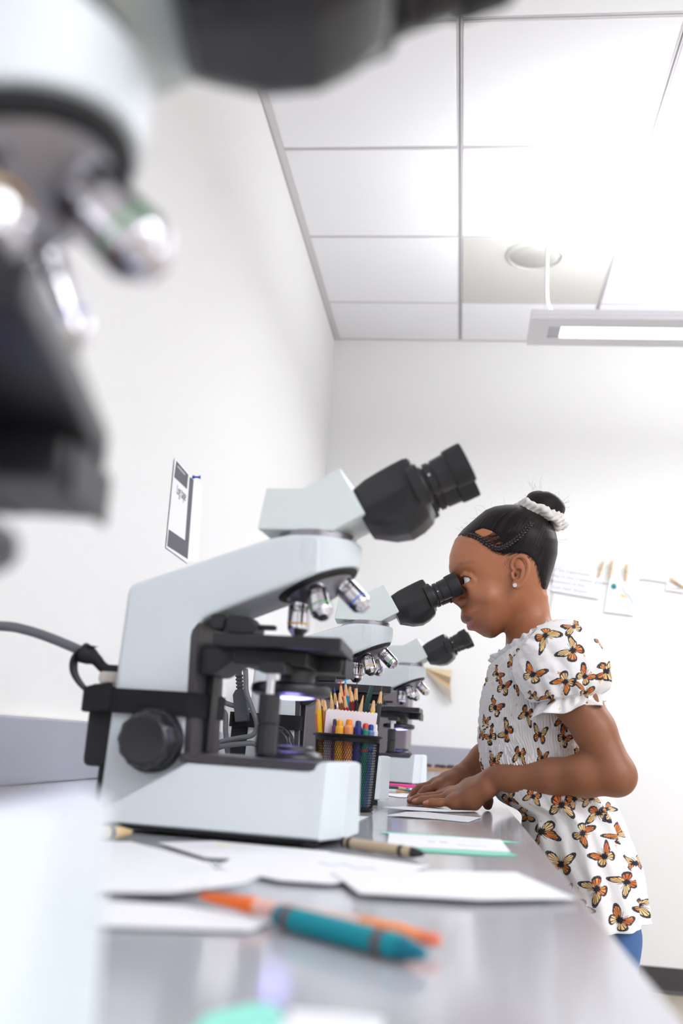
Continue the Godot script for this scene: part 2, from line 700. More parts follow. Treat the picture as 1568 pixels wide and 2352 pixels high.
func s_head(g: Geo) -> void:
	var p := pts([0.016, 0.2952, 0.0941, 0.2952, 0.1250, 0.3133, 0.0968, 0.3592, 0.0608, 0.3387, 0.0223, 0.3383])
	g.prism(Geo.rounded(p, 0.0022, 2), -0.037, 0.037, 0.002, 2)


func s_collar(g: Geo) -> void:
	g.xf = Transform3D(Basis.IDENTITY, Vector3(0.0705, 0.2885, 0))
	g.lathe([Vector2(0.039, 0), Vector2(0.039, 0.0075)], 40)


func s_housing(g: Geo) -> void:
	# binocular body: a fat hexagon across, tapering towards the white head, with two tube sockets
	var d := Vector2(cos(0.49), sin(0.49))
	var n := Vector2(-d.y, d.x)
	var o := Vector2(0.1692, 0.3403)
	var rings := []
	for s in [[-0.057, 0.0285, 0.019, 0.030], [-0.050, 0.030, 0.023, 0.036], [-0.038, 0.0315, 0.031, 0.042], [-0.022, 0.0322, 0.0362, 0.0445], [-0.008, 0.0325, 0.0345, 0.046], [0.004, 0.0325, 0.0300, 0.046], [0.0085, 0.0315, 0.024, 0.0445], [0.010, 0.030, 0.021, 0.042]]:
		var c: Vector2 = o + d * s[0]
		var up: float = s[1]
		var dn: float = s[2]
		var w: float = s[3]
		var r := PackedVector3Array()
		var shape2 := Geo.rounded(PackedVector2Array([Vector2(-w * 0.74, up), Vector2(-w, up * 0.1), Vector2(-w * 0.82, -dn * 0.62), Vector2(-w * 0.42, -dn), Vector2(w * 0.42, -dn), Vector2(w * 0.82, -dn * 0.62), Vector2(w, up * 0.1), Vector2(w * 0.74, up)]), 0.0055, 3)
		for q in shape2:
			var e := c + n * q.y
			r.append(Vector3(e.x, e.y, -q.x))
		rings.append(r)
	rings.reverse()
	for k in rings.size():
		rings[k].reverse()
	rings.reverse()
	g.loft(rings)


func s_housing_rim(g: Geo) -> void:
	for z in [-0.03, 0.03]:
		g.lathe_along(Vector3(0.1692, 0.3403, z), Vector3(0.1692 + 0.8823, 0.3403 + 0.4706, z), [Vector2(0.0185, 0), Vector2(0.0215, 0.001), Vector2(0.0215, 0.0115), Vector2(0.0205, 0.0132), Vector2(0.0165, 0.0136)], 36)


func s_eyepiece(g: Geo) -> void:
	g.lathe_along(Vector3(0.1692, 0.3403, 0), Vector3(0.1692 + 0.8823, 0.3403 + 0.4706, 0), [Vector2(0.0155, 0), Vector2(0.0155, 0.010), Vector2(0.0165, 0.0105), Vector2(0.0165, 0.0155), Vector2(0.0142, 0.016), Vector2(0.0142, 0.0175), Vector2(0.0172, 0.018), Vector2(0.0172, 0.0235), Vector2(0.0155, 0.024), Vector2(0.0155, 0.0255), Vector2(0.0172, 0.026), Vector2(0.0178, 0.041), Vector2(0.0178, 0.046)], 36)


func s_eyecup(g: Geo) -> void:
	g.lathe_along(Vector3(0.1692, 0.3403, 0), Vector3(0.1692 + 0.8823, 0.3403 + 0.4706, 0), [Vector2(0.0178, 0.0405), Vector2(0.0197, 0.041), Vector2(0.0202, 0.046), Vector2(0.0205, 0.0585), Vector2(0.0198, 0.0605), Vector2(0.0185, 0.0605), Vector2(0.0165, 0.056), Vector2(0.012, 0.0545), Vector2(0.0, 0.054)], 36)


const NOSE_C := Vector3(0.0722, 0.2509, 0)
const NOSE_N := Vector3(0.4, -0.9165, 0)


func s_nose_ring(g: Geo) -> void:
	# knurled black ring
	var prof := [[0.0375, -0.004, 0], [0.0405, -0.0035, 0], [0.0415, -0.002, 1], [0.0415, 0.0055, 1], [0.0405, 0.0072, 0], [0.036, 0.0085, 0], [0.033, 0.0085, 0]]
	var f := Geo.axis(NOSE_C, NOSE_C + NOSE_N)
	var rings := []
	for p in prof:
		var r := PackedVector3Array()
		for j in 288:
			var a: float = TAU * j / 288
			var rad: float = p[0] + (0.0006 if p[2] == 1 and j % 4 < 2 else 0.0)
			r.append(f * Vector3(rad * cos(a), p[1], -rad * sin(a)))
		rings.append(r)
	g.loft(rings)


func s_nose_hub(g: Geo) -> void:
	g.lathe_along(NOSE_C, NOSE_C + NOSE_N, [Vector2(0.0335, 0.006), Vector2(0.0345, 0.009), Vector2(0.030, 0.0135), Vector2(0.018, 0.0205), Vector2(0.008, 0.0235), Vector2(0.0, 0.024)], 40)


func objective_axis(k: int, twist: float) -> Array:
	var psi := TAU / 4 * k + twist
	var rho := Vector3(-0.9165, -0.4, 0) * cos(psi) + Vector3(0, 0, 1) * sin(psi)
	var dir := NOSE_N * 0.9165 + rho * 0.4
	return [NOSE_C + NOSE_N * 0.0075 + rho * 0.0205, dir]


func s_objective(g: Geo) -> void:
	g.lathe([Vector2(0.0102, 0.0), Vector2(0.0102, 0.004), Vector2(0.0112, 0.0045), Vector2(0.0112, 0.034), Vector2(0.0106, 0.0362), Vector2(0.0066, 0.0405), Vector2(0.0062, 0.0415), Vector2(0.004, 0.0425), Vector2(0.0, 0.0425)], 32)


func s_band(g: Geo) -> void:
	g.lathe([Vector2(0.01125, 0.0288), Vector2(0.01135, 0.029), Vector2(0.01135, 0.0302), Vector2(0.01125, 0.0304)], 32)


func lettering(words: String, height: float, radius: float, along: float) -> Mesh:
	# letters bent round a barrel about the y axis, reading round it
	var key := "letters_" + words
	if shapes.has(key):
		return shapes[key]
	var a := text_mesh(words, height, 0.0002).surface_get_arrays(0)
	var vs: PackedVector3Array = a[Mesh.ARRAY_VERTEX]
	var ns: PackedVector3Array = a[Mesh.ARRAY_NORMAL]
	for i in vs.size():
		var an := vs[i].x / radius
		var r := radius + vs[i].z + 0.00008
		ns[i] = Vector3(ns[i].x * cos(an) + ns[i].z * sin(an), ns[i].y, -ns[i].x * sin(an) + ns[i].z * cos(an))
		vs[i] = Vector3(r * sin(an), vs[i].y + along, r * cos(an))
	var b := []
	b.resize(Mesh.ARRAY_MAX)
	b[Mesh.ARRAY_VERTEX] = vs
	b[Mesh.ARRAY_NORMAL] = ns
	b[Mesh.ARRAY_INDEX] = a[Mesh.ARRAY_INDEX]
	var o := ArrayMesh.new()
	o.add_surface_from_arrays(Mesh.PRIMITIVE_TRIANGLES, b)
	shapes[key] = o
	return o


func s_stage(g: Geo) -> void:
	g.xf = Transform3D(Basis(Vector3.RIGHT, -PI / 2))   # prism x, y -> x, -z; its z -> y
	g.prism(Geo.rounded(pts([-0.006, -0.08, 0.1185, -0.08, 0.1055, 0.045, 0.080, 0.064, -0.028, 0.064]), 0.003, 2), 0.1748, 0.186, 0.0012, 2)


func s_stage_carriage(g: Geo) -> void:
	g.box(Vector3(0.070, 0.1600, -0.058), Vector3(0.103, 0.1748, -0.004), 0.0015)
	g.box(Vector3(0.1025, 0.1575, -0.056), Vector3(0.1050, 0.1748, -0.012), 0.0008)
	g.box(Vector3(0.006, 0.160, -0.06), Vector3(0.078, 0.1748, 0.046), 0.001)
	g.box(Vector3(0.040, 0.152, 0.036), Vector3(0.064, 0.162, 0.07), 0.001)


func s_bracket(g: Geo) -> void:
	g.prism(Geo.rounded(pts([-0.052, 0.149, -0.0188, 0.1495, 0.010, 0.1685, 0.034, 0.1745, 0.034, 0.1752, -0.052, 0.1752]), 0.003, 2), -0.026, 0.034, 0.0015, 2)
	g.box(Vector3(-0.042, 0.075, -0.010), Vector3(-0.024, 0.152, 0.010), 0.001)


func s_holder(g: Geo) -> void:
	g.box(Vector3(-0.021, 0.1935, 0.012), Vector3(-0.0075, 0.2072, 0.044), 0.0012)
	g.box(Vector3(-0.009, 0.1865, 0.016), Vector3(-0.001, 0.2045, 0.040), 0.001)
	g.prism(Geo.rounded(pts([-0.003, 0.190, 0.024, 0.190, 0.026, 0.1965, 0.0165, 0.207, -0.003, 0.207]), 0.0015, 2), 0.012, 0.046, 0.001, 2)
	g.box(Vector3(0.022, 0.1955, 0.026), Vector3(0.042, 0.2005, 0.032), 0.001)


func s_condenser(g: Geo) -> void:
	g.xf = Transform3D(Basis.IDENTITY, Vector3(0.054, 0, 0))
	g.lathe([Vector2(0.027, 0.1335), Vector2(0.0345, 0.1338), Vector2(0.039, 0.1365), Vector2(0.0402, 0.140), Vector2(0.039, 0.1445), Vector2(0.035, 0.1465), Vector2(0.022, 0.147), Vector2(0.022, 0.1585), Vector2(0.0205, 0.159), Vector2(0.0205, 0.172), Vector2(0.015, 0.181)], 48)


func s_condenser_lens(g: Geo) -> void:
	g.xf = Transform3D(Basis.IDENTITY, Vector3(0.054, 0, 0))
	g.lathe([Vector2(0.0, 0.1312), Vector2(0.012, 0.1318), Vector2(0.020, 0.1328), Vector2(0.0265, 0.134), Vector2(0.0265, 0.1345)], 40)


func s_collector(g: Geo) -> void:
	g.xf = Transform3D(Basis.IDENTITY, Vector3(0.0565, 0, 0))
	g.lathe([Vector2(0.0335, 0.072), Vector2(0.0335, 0.0765), Vector2(0.0325, 0.0785), Vector2(0.030, 0.0815), Vector2(0.0255, 0.0825), Vector2(0.025, 0.086), Vector2(0.0235, 0.0872), Vector2(0.019, 0.0872), Vector2(0.0185, 0.0855)], 44)


func s_collector_lens(g: Geo) -> void:
	g.xf = Transform3D(Basis.IDENTITY, Vector3(0.0565, 0, 0))
	g.lathe([Vector2(0.0185, 0.0855), Vector2(0.012, 0.0866), Vector2(0.0, 0.0872)], 32)


func s_plate(g: Geo) -> void:
	g.xf = Transform3D(Basis(Vector3.RIGHT, -PI / 2))
	g.prism(Geo.rounded(pts([-0.034, -0.0615, 0.098, -0.0615, 0.1015, -0.05, 0.1015, 0.05, 0.098, 0.0615, -0.034, 0.0615]), 0.004, 3), 0.0662, 0.0742, 0.0012, 2)


func s_column_plate(g: Geo) -> void:
	g.prism(pts([-0.036, 0.07, -0.0285, 0.07, -0.0325, 0.19, -0.027, 0.199, -0.033, 0.199, -0.041, 0.19]), -0.041, 0.0445, 0.0008, 1)


func s_knob(g: Geo) -> void:
	g.lathe_along(Vector3(-0.0655, 0.084, 0.044), Vector3(-0.0655, 0.084, 1), [Vector2(0.0195, 0), Vector2(0.0295, 0.0015), Vector2(0.0305, 0.004), Vector2(0.0305, 0.0125), Vector2(0.0292, 0.015), Vector2(0.0265, 0.0158), Vector2(0.0265, 0.017), Vector2(0.0248, 0.0175)], 48)


func s_fine_knob(g: Geo) -> void:
	var rings := []
	for p in [[0.024, 0.0155, 0], [0.0268, 0.0165, 1], [0.0262, 0.028, 1], [0.0235, 0.0318, 0], [0.0212, 0.033, 0], [0.0195, 0.0322, 0], [0.012, 0.0312, 0], [0.003, 0.031, 0]]:
		var r := PackedVector3Array()
		for j in 96:
			var a: float = TAU * j / 96
			var rad: float = p[0] * (1.0 + (0.025 * cos(a * 12.0) if p[2] else 0.0))
			r.append(Vector3(-0.0655 + rad * cos(a), 0.084 + rad * sin(a), 0.044 + p[1]))
		rings.append(r)
	g.loft(rings)


func s_stage_knob(g: Geo) -> void:
	g.xf = Transform3D(Basis.IDENTITY, Vector3(0.049, 0, 0.058))
	var rings := []
	for p in [[0.0085, 0.0785, 0], [0.0096, 0.0795, 1], [0.0096, 0.105, 1], [0.0086, 0.106, 0], [0.0098, 0.1065, 1], [0.0098, 0.1315, 1], [0.009, 0.1325, 0], [0.004, 0.1326, 0]]:
		var r := PackedVector3Array()
		for j in 48:
			var a: float = TAU * j / 48
			var rad: float = p[0] + (0.0004 if p[2] and j % 4 < 2 else 0.0)
			r.append(Vector3(rad * cos(a), p[1], -rad * sin(a)))
		rings.append(r)
	g.loft(rings)


func s_stage_shaft(g: Geo) -> void:
	g.xf = Transform3D(Basis.IDENTITY, Vector3(0.049, 0, 0.058))
	g.lathe([Vector2(0.0042, 0.13), Vector2(0.0042, 0.160)], 16)
	g.lathe_along(Vector3(0.004, 0.146, 0.0), Vector3(0.004, 0.17, 0), [Vector2(0.0045, 0), Vector2(0.0045, 0.012)], 12)


func s_strap(g: Geo) -> void:
	# a woven band round the column and the power adapter behind it
	var outer := Geo.rounded(Geo.rect(-0.146, -0.0515, -0.0275, 0.0515), 0.010, 4)
	var inner := Geo.inset(outer, 0.0022)
	g.xf = Transform3D(Basis(Vector3.RIGHT, -PI / 2))
	var rings := []
	for q in [[inner, 0.108], [outer, 0.1075], [outer, 0.131], [inner, 0.1308], [inner, 0.108]]:
		rings.append(Geo.at(q[0], q[1]))
	g.loft(rings, false, false)
	g.xf = Transform3D.IDENTITY
	# the free end folded over
	g.prism(Geo.rounded(pts([-0.1405, 0.106, -0.113, 0.1085, -0.112, 0.137, -0.1395, 0.131]), 0.004, 3), 0.049, 0.056, 0.001, 1)


func s_adapter(g: Geo) -> void:
	g.box(Vector3(-0.1435, 0.055, -0.032), Vector3(-0.1145, 0.128, 0.034), 0.003)
	g.box(Vector3(-0.140, 0.122, 0.004), Vector3(-0.119, 0.1345, 0.046), 0.004)
	g.box(Vector3(-0.128, 0.020, -0.03), Vector3(-0.113, 0.058, 0.030), 0.002)


func s_feet(g: Geo) -> void:
	for x in [-0.09, 0.095]:
		for z in [-0.058, 0.058]:
			g.lathe_along(Vector3(x, 0, z), Vector3(x, 1, z), [Vector2(0.009, 0), Vector2(0.010, 0.002), Vector2(0.010, 0.009)], 16)
	g.prism(Geo.rounded(Geo.rect(-0.1, 0.003, 0.105, 0.0085), 0.001, 1), -0.066, 0.066)


func microscope(label: String, at: Vector3, turn: float, order: String, twist: float) -> void:
	var t := thing("microscope", label, "microscope", at, turn, "microscopes in a row on the worktop")
	put("base", shape("base", s_base), m("white"), t)
	put("foot_pad", shape("feet", s_feet), m("rubber"), t)
	put("base_plate", shape("plate", s_plate), m("plate"), t)
	var arm := put("arm", shape("arm", s_arm), m("white"), t)
	put("column_cover", shape("column_plate", s_column_plate), m("plate"), arm)
	put("collar", shape("collar", s_collar), m("hub"), t)
	put("head", shape("head", s_head), m("head"), t)
	var h := put("binocular_housing", shape("housing", s_housing, 24.0), m("satin"), t)
	put("socket_ring", shape("rim", s_housing_rim), m("black"), h)
	for z in [0.03, -0.03]:
		var e := put("eyepiece", shape("eyepiece", s_eyepiece), m("satin"), t)
		e.position.z = z
		put("eyecup", shape("eyecup", s_eyecup), m("rubber"), e)
		put("index_mark", shape("mark", func(g: Geo): g.lathe_along(Vector3(0.1692 + 0.8823 * 0.0208 - 0.2, 0.3403 + 0.4706 * 0.0208 - 0.15, 0.0), Vector3(0.1692 + 0.8823 * 0.0208 - 0.2, 0.3403 + 0.4706 * 0.0208 - 0.15, 1), [Vector2(0.0011, 0), Vector2(0.0011, 0.0175)], 10)), m("mark"), e).position = Vector3(0.2, 0.15, 0)
	var n := put("nosepiece", shape("nose_ring", s_nose_ring), m("rubber"), t)
	put("nosepiece_hub", shape("nose_hub", s_nose_hub), m("hub"), n)
	for k in 4:
		if k == 3 and order.length() == 3:   # an empty socket
			continue
		var ax := objective_axis(k, twist)
		var o := put("objective", shape("objective", s_objective), m("chrome"), t)
		o.transform = Geo.axis(ax[0], ax[0] + ax[1])
		put("colour_band", shape("band", s_band), m(order[k]), o)
		# turn the maker's name towards the side
		var side: Vector3 = o.basis.inverse() * Vector3(0.25, 0.0, 1.0)
		var words := put("lettering", lettering("OLYMPUS", 0.0027, 0.0113, 0.0), m("print"), o)
		words.basis = Basis(Vector3.UP, atan2(side.x, side.z)) * Basis(Vector3.BACK, PI)
		words.position.y = 0.0135
		var small := put("lettering", lettering({"R": "4x/0.10", "Y": "10x/0.25", "G": "20x/0.40", "B": "40x/0.65"}[order[k]], 0.0018, 0.0113, 0.0), m("print"), o)
		small.basis = words.basis
		small.position.y = 0.017
	put("stage", shape("stage", s_stage), m("black"), t)
	put("stage_carriage", shape("carriage", s_stage_carriage), m("black"), t)
	put("stage_bracket", shape("bracket", s_bracket), m("black"), t)
	var sh := put("specimen_holder", shape("holder", s_holder), m("black"), t)
	put("glass_slide", shape("slide", func(g: Geo): g.box(Vector3(0.012, 0.1865, 0.0), Vector3(0.047, 0.1885, 0.03), 0.0)), m("lit_glass"), sh)
	put("condenser", shape("condenser", s_condenser), m("satin"), t)
	put("condenser_lens", shape("condenser_lens", s_condenser_lens), m("lens_glow"), t)  # no lamp itself; glow stands in for light from the collector below
	put("collector", shape("collector", s_collector), m("satin"), t)
	put("collector_lens", shape("collector_lens", s_collector_lens), m("lens_glow"), t)
	for s in [1.0, -1.0]:
		var f := put("focus_knob", shape("knob", s_knob), m("black"), t)
		put("fine_knob", shape("fine_knob", s_fine_knob), m("satin"), f)
		if s < 0:
			f.rotation.y = PI
			f.position.x = -0.131
	var sk := put("stage_knob", shape("stage_knob", s_stage_knob), m("black"), t)
	put("knob_shaft", shape("stage_shaft", s_stage_shaft), m("chrome"), sk)
	put("power_adapter", shape("adapter", s_adapter), m("rubber"), t)
	put("strap", shape("strap", s_strap), m("strap"), t)
	var l := SpotLight3D.new()
	l.name = "microscope_lamp_light"
	l.light_color = Color(0.62, 0.6, 1.0)
	l.light_energy = 0.012
	l.light_size = 0.012
	l.spot_range = 8.0
	l.spot_attenuation = 2.0
	l.spot_angle = 52.0
	l.shadow_enabled = true
	l.position = Vector3(0.056, 0.089, 0)
	l.rotation.x = PI / 2
	t.add_child(l)


# ---------------------------------------------------------------- soft bodies
# A signed field on a grid, filled with tapered capsules that melt into each other, and meshed as surface nets.
class Field:
	var o: Vector3
	var h: float
	var nx: int
	var ny: int
	var nz: int
	var f := PackedFloat32Array()

	func _init(lo: Vector3, hi: Vector3, cell: float) -> void:
		o = lo
		h = cell
		nx = int((hi.x - lo.x) / cell) + 2
		ny = int((hi.y - lo.y) / cell) + 2
		nz = int((hi.z - lo.z) / cell) + 2
		f.resize(nx * ny * nz)
		f.fill(0.05)

	func cap(a: Vector3, b: Vector3, ra: float, rb: float, k: float, cut := false) -> void:
		var pad := Vector3.ONE * (maxf(ra, rb) + k + 2.0 * h)
		var lo := (Vector3(minf(a.x, b.x), minf(a.y, b.y), minf(a.z, b.z)) - pad - o) / h
		var hi := (Vector3(maxf(a.x, b.x), maxf(a.y, b.y), maxf(a.z, b.z)) + pad - o) / h
		var ab := b - a
		var l2 := maxf(ab.length_squared(), 1e-12)
		var dr := rb - ra
		for z in range(maxi(0, int(lo.z)), mini(nz, int(hi.z) + 1)):
			for y in range(maxi(0, int(lo.y)), mini(ny, int(hi.y) + 1)):
				var at := (z * ny + y) * nx
				for x in range(maxi(0, int(lo.x)), mini(nx, int(hi.x) + 1)):
					var p := o + Vector3(x, y, z) * h - a
					var t := clampf(p.dot(ab) / l2, 0.0, 1.0)
					var d := (p - ab * t).length() - ra - dr * t
					var e := f[at + x]
					if cut:
						d = -d
						var m := maxf(k - absf(e - d), 0.0) / k
						f[at + x] = maxf(e, d) + m * m * k * 0.25
					else:
						var m := maxf(k - absf(e - d), 0.0) / k
						f[at + x] = minf(e, d) - m * m * k * 0.25

	func chain(list: Array, radii: Array, k: float) -> void:
		for i in list.size() - 1:
			cap(list[i], list[i + 1], radii[i], radii[i + 1], k)

	func chain_cut(list: Array, r: float) -> void:
		for i in list.size() - 1:
			cap(list[i], list[i + 1], r, r, 0.0012, true)

	func nets(vs: PackedVector3Array, ix: PackedInt32Array) -> Array:
		var cell := PackedInt32Array()
		cell.resize(nx * ny * nz)
		cell.fill(-1)
		var row := nx
		var lay := nx * ny
		for z in nz - 1:
			for y in ny - 1:
				var at := (z * ny + y) * nx
				for x in nx - 1:
					var i := at + x
					var a := f[i]
					var b := f[i + 1]
					var c := f[i + row]
					var d := f[i + row + 1]
					var e := f[i + lay]
					var g := f[i + lay + 1]
					var m := f[i + lay + row]
					var n := f[i + lay + row + 1]
					var s := (1 if a < 0 else 0) + (1 if b < 0 else 0) + (1 if c < 0 else 0) + (1 if d < 0 else 0) + (1 if e < 0 else 0) + (1 if g < 0 else 0) + (1 if m < 0 else 0) + (1 if n < 0 else 0)
					if s == 0 or s == 8:
						continue
					var sum := Vector3.ZERO
					var w := 0
					if (a < 0) != (b < 0): sum += Vector3(a / (a - b), 0, 0); w += 1
					if (c < 0) != (d < 0): sum += Vector3(c / (c - d), 1, 0); w += 1
					if (e < 0) != (g < 0): sum += Vector3(e / (e - g), 0, 1); w += 1
					if (m < 0) != (n < 0): sum += Vector3(m / (m - n), 1, 1); w += 1
					if (a < 0) != (c < 0): sum += Vector3(0, a / (a - c), 0); w += 1
					if (b < 0) != (d < 0): sum += Vector3(1, b / (b - d), 0); w += 1
					if (e < 0) != (m < 0): sum += Vector3(0, e / (e - m), 1); w += 1
					if (g < 0) != (n < 0): sum += Vector3(1, g / (g - n), 1); w += 1
					if (a < 0) != (e < 0): sum += Vector3(0, 0, a / (a - e)); w += 1
					if (b < 0) != (g < 0): sum += Vector3(1, 0, b / (b - g)); w += 1
					if (c < 0) != (m < 0): sum += Vector3(0, 1, c / (c - m)); w += 1
					if (d < 0) != (n < 0): sum += Vector3(1, 1, d / (d - n)); w += 1
					cell[i] = vs.size()
					vs.append(o + (Vector3(x, y, z) + sum / w) * h)
		for z in range(1, nz - 1):
			for y in range(1, ny - 1):
				var at := (z * ny + y) * nx
				for x in range(1, nx - 1):
					var i := at + x
					var a := f[i] < 0
					if a != (f[i + 1] < 0):
						face(ix, a, cell[i - row - lay], cell[i - lay], cell[i], cell[i - row])
					if a != (f[i + row] < 0):
						face(ix, a, cell[i - 1 - lay], cell[i - 1], cell[i], cell[i - lay])
					if a != (f[i + lay] < 0):
						face(ix, a, cell[i - 1 - row], cell[i - row], cell[i], cell[i - 1])
		return [vs, ix]

	static func face(ix: PackedInt32Array, out: bool, a: int, b: int, c: int, d: int) -> void:
		if a < 0 or b < 0 or c < 0 or d < 0:
			return
		if out:
			ix.append_array(PackedInt32Array([a, c, b, a, d, c]))
		else:
			ix.append_array(PackedInt32Array([a, b, c, a, c, d]))


# signed distance to a polygon, positive inside
func poly_depth(p: Vector2, poly: PackedVector2Array) -> float:
	var best := 1e9
	var inside := false
	var n := poly.size()
	for i in n:
		var a := poly[i]
		var b := poly[(i + 1) % n]
		var ab := b - a
		var ap := p - a
		best = minf(best, (ap - ab * clampf(ap.dot(ab) / ab.length_squared(), 0.0, 1.0)).length_squared())
		if (a.y > p.y) != (b.y > p.y) and p.x < a.x + ab.x * (p.y - a.y) / ab.y:
			inside = not inside
	return sqrt(best) if inside else -sqrt(best)


# ---------------------------------------------------------------- the girl
const MID := -1.716        # the plane through the middle of her head and body
const PROFILE := [-0.0182, 1.2919, -0.0228, 1.2853, -0.0275, 1.2713, -0.0312, 1.2561, -0.0312, 1.2472, -0.0296, 1.2366, -0.0253, 1.2246, -0.0180, 1.2153, -0.0102, 1.2058, -0.0038, 1.1946, -0.0004, 1.1812, -0.0022, 1.1705, -0.0068, 1.1652, -0.0079, 1.1574, -0.0079, 1.1497, -0.0061, 1.1446, -0.0021, 1.1409, 0.0034, 1.1399, 0.0028, 1.1356, 0.0051, 1.1301, 0.0094, 1.1291, 0.0161, 1.1290, 0.0248, 1.1243, 0.0333, 1.1196, 0.0444, 1.1176, 0.0519, 1.1197, 0.0601, 1.1265, 0.0683, 1.1336, 0.0825, 1.1499, 0.1078, 1.1660, 0.1257, 1.1855, 0.1368, 1.2067, 0.1418, 1.2243, 0.1478, 1.2453, 0.1528, 1.2663, 0.1533, 1.2873, 0.1500, 1.3033, 0.1396, 1.3209, 0.1253, 1.3336, 0.1102, 1.3424, 0.0966, 1.3482, 0.0817, 1.3508, 0.0627, 1.3497, 0.0437, 1.3461, 0.0280, 1.3389, 0.0156, 1.3277, 0.0033, 1.3158, -0.0091, 1.3038]
const HAIR := [-0.0214, 1.2876, -0.0138, 1.2870, -0.0049, 1.2855, 0.0055, 1.2805, 0.0180, 1.2739, 0.0284, 1.2662, 0.0382, 1.2580, 0.0503, 1.2522, 0.0611, 1.2508, 0.0753, 1.2524, 0.0931, 1.2517, 0.1048, 1.2467, 0.1131, 1.2367, 0.1172, 1.2246, 0.1218, 1.2110, 0.1256, 1.1995, 0.1310, 1.1910, 0.1620, 1.1947, 0.1825, 1.3248, 0.1222, 1.3773, 0.0469, 1.3748, -0.0127, 1.3412, -0.0339, 1.2973]
const PARTING := [0.0139, 1.2909, 0.0240, 1.2943, 0.0372, 1.2889, 0.0512, 1.2783, 0.0564, 1.2699, 0.0500, 1.2667, 0.0406, 1.2712, 0.0273, 1.2803]
const WIDTHS := [0.0678, 1.2973, 0.0700, 0.0660, 0.0121, 1.2796, 0.0640, 0.0580, 0.1164, 1.2915, 0.0680, 0.0620, 0.1247, 1.2383, 0.0620, 0.0550, 0.0879, 1.2367, 0.0670, 0.0600, 0.0287, 1.2265, 0.0620, 0.0520, -0.0011, 1.2252, 0.0550, 0.0460, 0.0375, 1.1814, 0.0580, 0.0500, 0.0081, 1.1725, 0.0460, 0.0400, 0.0092, 1.1388, 0.0360, 0.0320, 0.0388, 1.1366, 0.0460, 0.0380, 0.0674, 1.1678, 0.0540, 0.0440, 0.1181, 1.2002, 0.0460, 0.0380]
const BODICE := [[0.0479, 1.0758, 0.1452, 1.1463, 0.080], [0.0437, 1.0690, 0.1592, 1.1315, 0.098], [0.0419, 1.0572, 0.1738, 1.1139, 0.110], [0.0367, 1.0351, 0.1907, 1.0748, 0.118], [0.0324, 1.0103, 0.2010, 1.0358, 0.118], [0.0306, 0.9758, 0.2070, 0.9935, 0.115], [0.0308, 0.9474, 0.2114, 0.9586, 0.112], [0.0337, 0.9229, 0.2158, 0.9297, 0.110], [0.0379, 0.9021, 0.2201, 0.9078, 0.110], [0.0397, 0.8917, 0.2215, 0.8969, 0.108]]
const SKIRT := [[0.0416, 0.8988, 0.2187, 0.9050, 0.106], [0.0492, 0.8806, 0.2285, 0.8905, 0.118], [0.0684, 0.8549, 0.2396, 0.8694, 0.128], [0.1039, 0.8368, 0.2492, 0.8470, 0.135], [0.1072, 0.8139, 0.2609, 0.8236, 0.141], [0.1150, 0.7740, 0.2778, 0.7862, 0.148], [0.1240, 0.7381, 0.2885, 0.7540, 0.153], [0.1342, 0.7059, 0.2930, 0.7230, 0.157], [0.1415, 0.6797, 0.2949, 0.6947, 0.158]]
const SLEEVE := [[0.0758, 1.0736, 0.1174, 1.1264, 0.048], [0.0767, 1.0609, 0.1392, 1.1335, 0.054], [0.0804, 1.0477, 0.1678, 1.1309, 0.058], [0.0866, 1.0348, 0.1930, 1.1126, 0.060], [0.0941, 1.0233, 0.2115, 1.0848, 0.062], [0.1022, 1.0145, 0.2194, 1.0554, 0.061], [0.1109, 1.0084, 0.2175, 1.0342, 0.056], [0.1207, 1.0083, 0.2053, 1.0237, 0.047], [0.1130, 0.9994, 0.2079, 1.0180, 0.050], [0.1054, 0.9858, 0.2111, 1.0116, 0.056]]
const SLEEVE_FLIES := [[0.283, 0.153, -0.1274, 0.0568, 0.0016, -0.2792], [0.300, 0.417, 0.1028, 0.0296, -0.0678, 0.2135], [0.133, 0.402, 0.0564, -0.0857, 0.2511, 0.1567], [0.225, 0.643, -0.0391, 0.0807, -0.2148, -0.1257], [0.475, 0.448, -0.1072, -0.0492, 0.0531, -0.0929], [0.408, 0.657, -0.0517, -0.1832, 0.1597, -0.0429], [0.300, 0.650, 0.0456, -0.0752, 0.1517, 0.0963], [0.392, 0.269, 0.1311, -0.0855, 0.0502, 0.1400], [0.067, 0.670, -0.0648, 0.0582, -0.0928, -0.2008], [0.133, 0.771, -0.0311, 0.0842, -0.1716, -0.1722], [0.300, 0.799, 0.0936, 0.0197, 0.1112, 0.2282]]
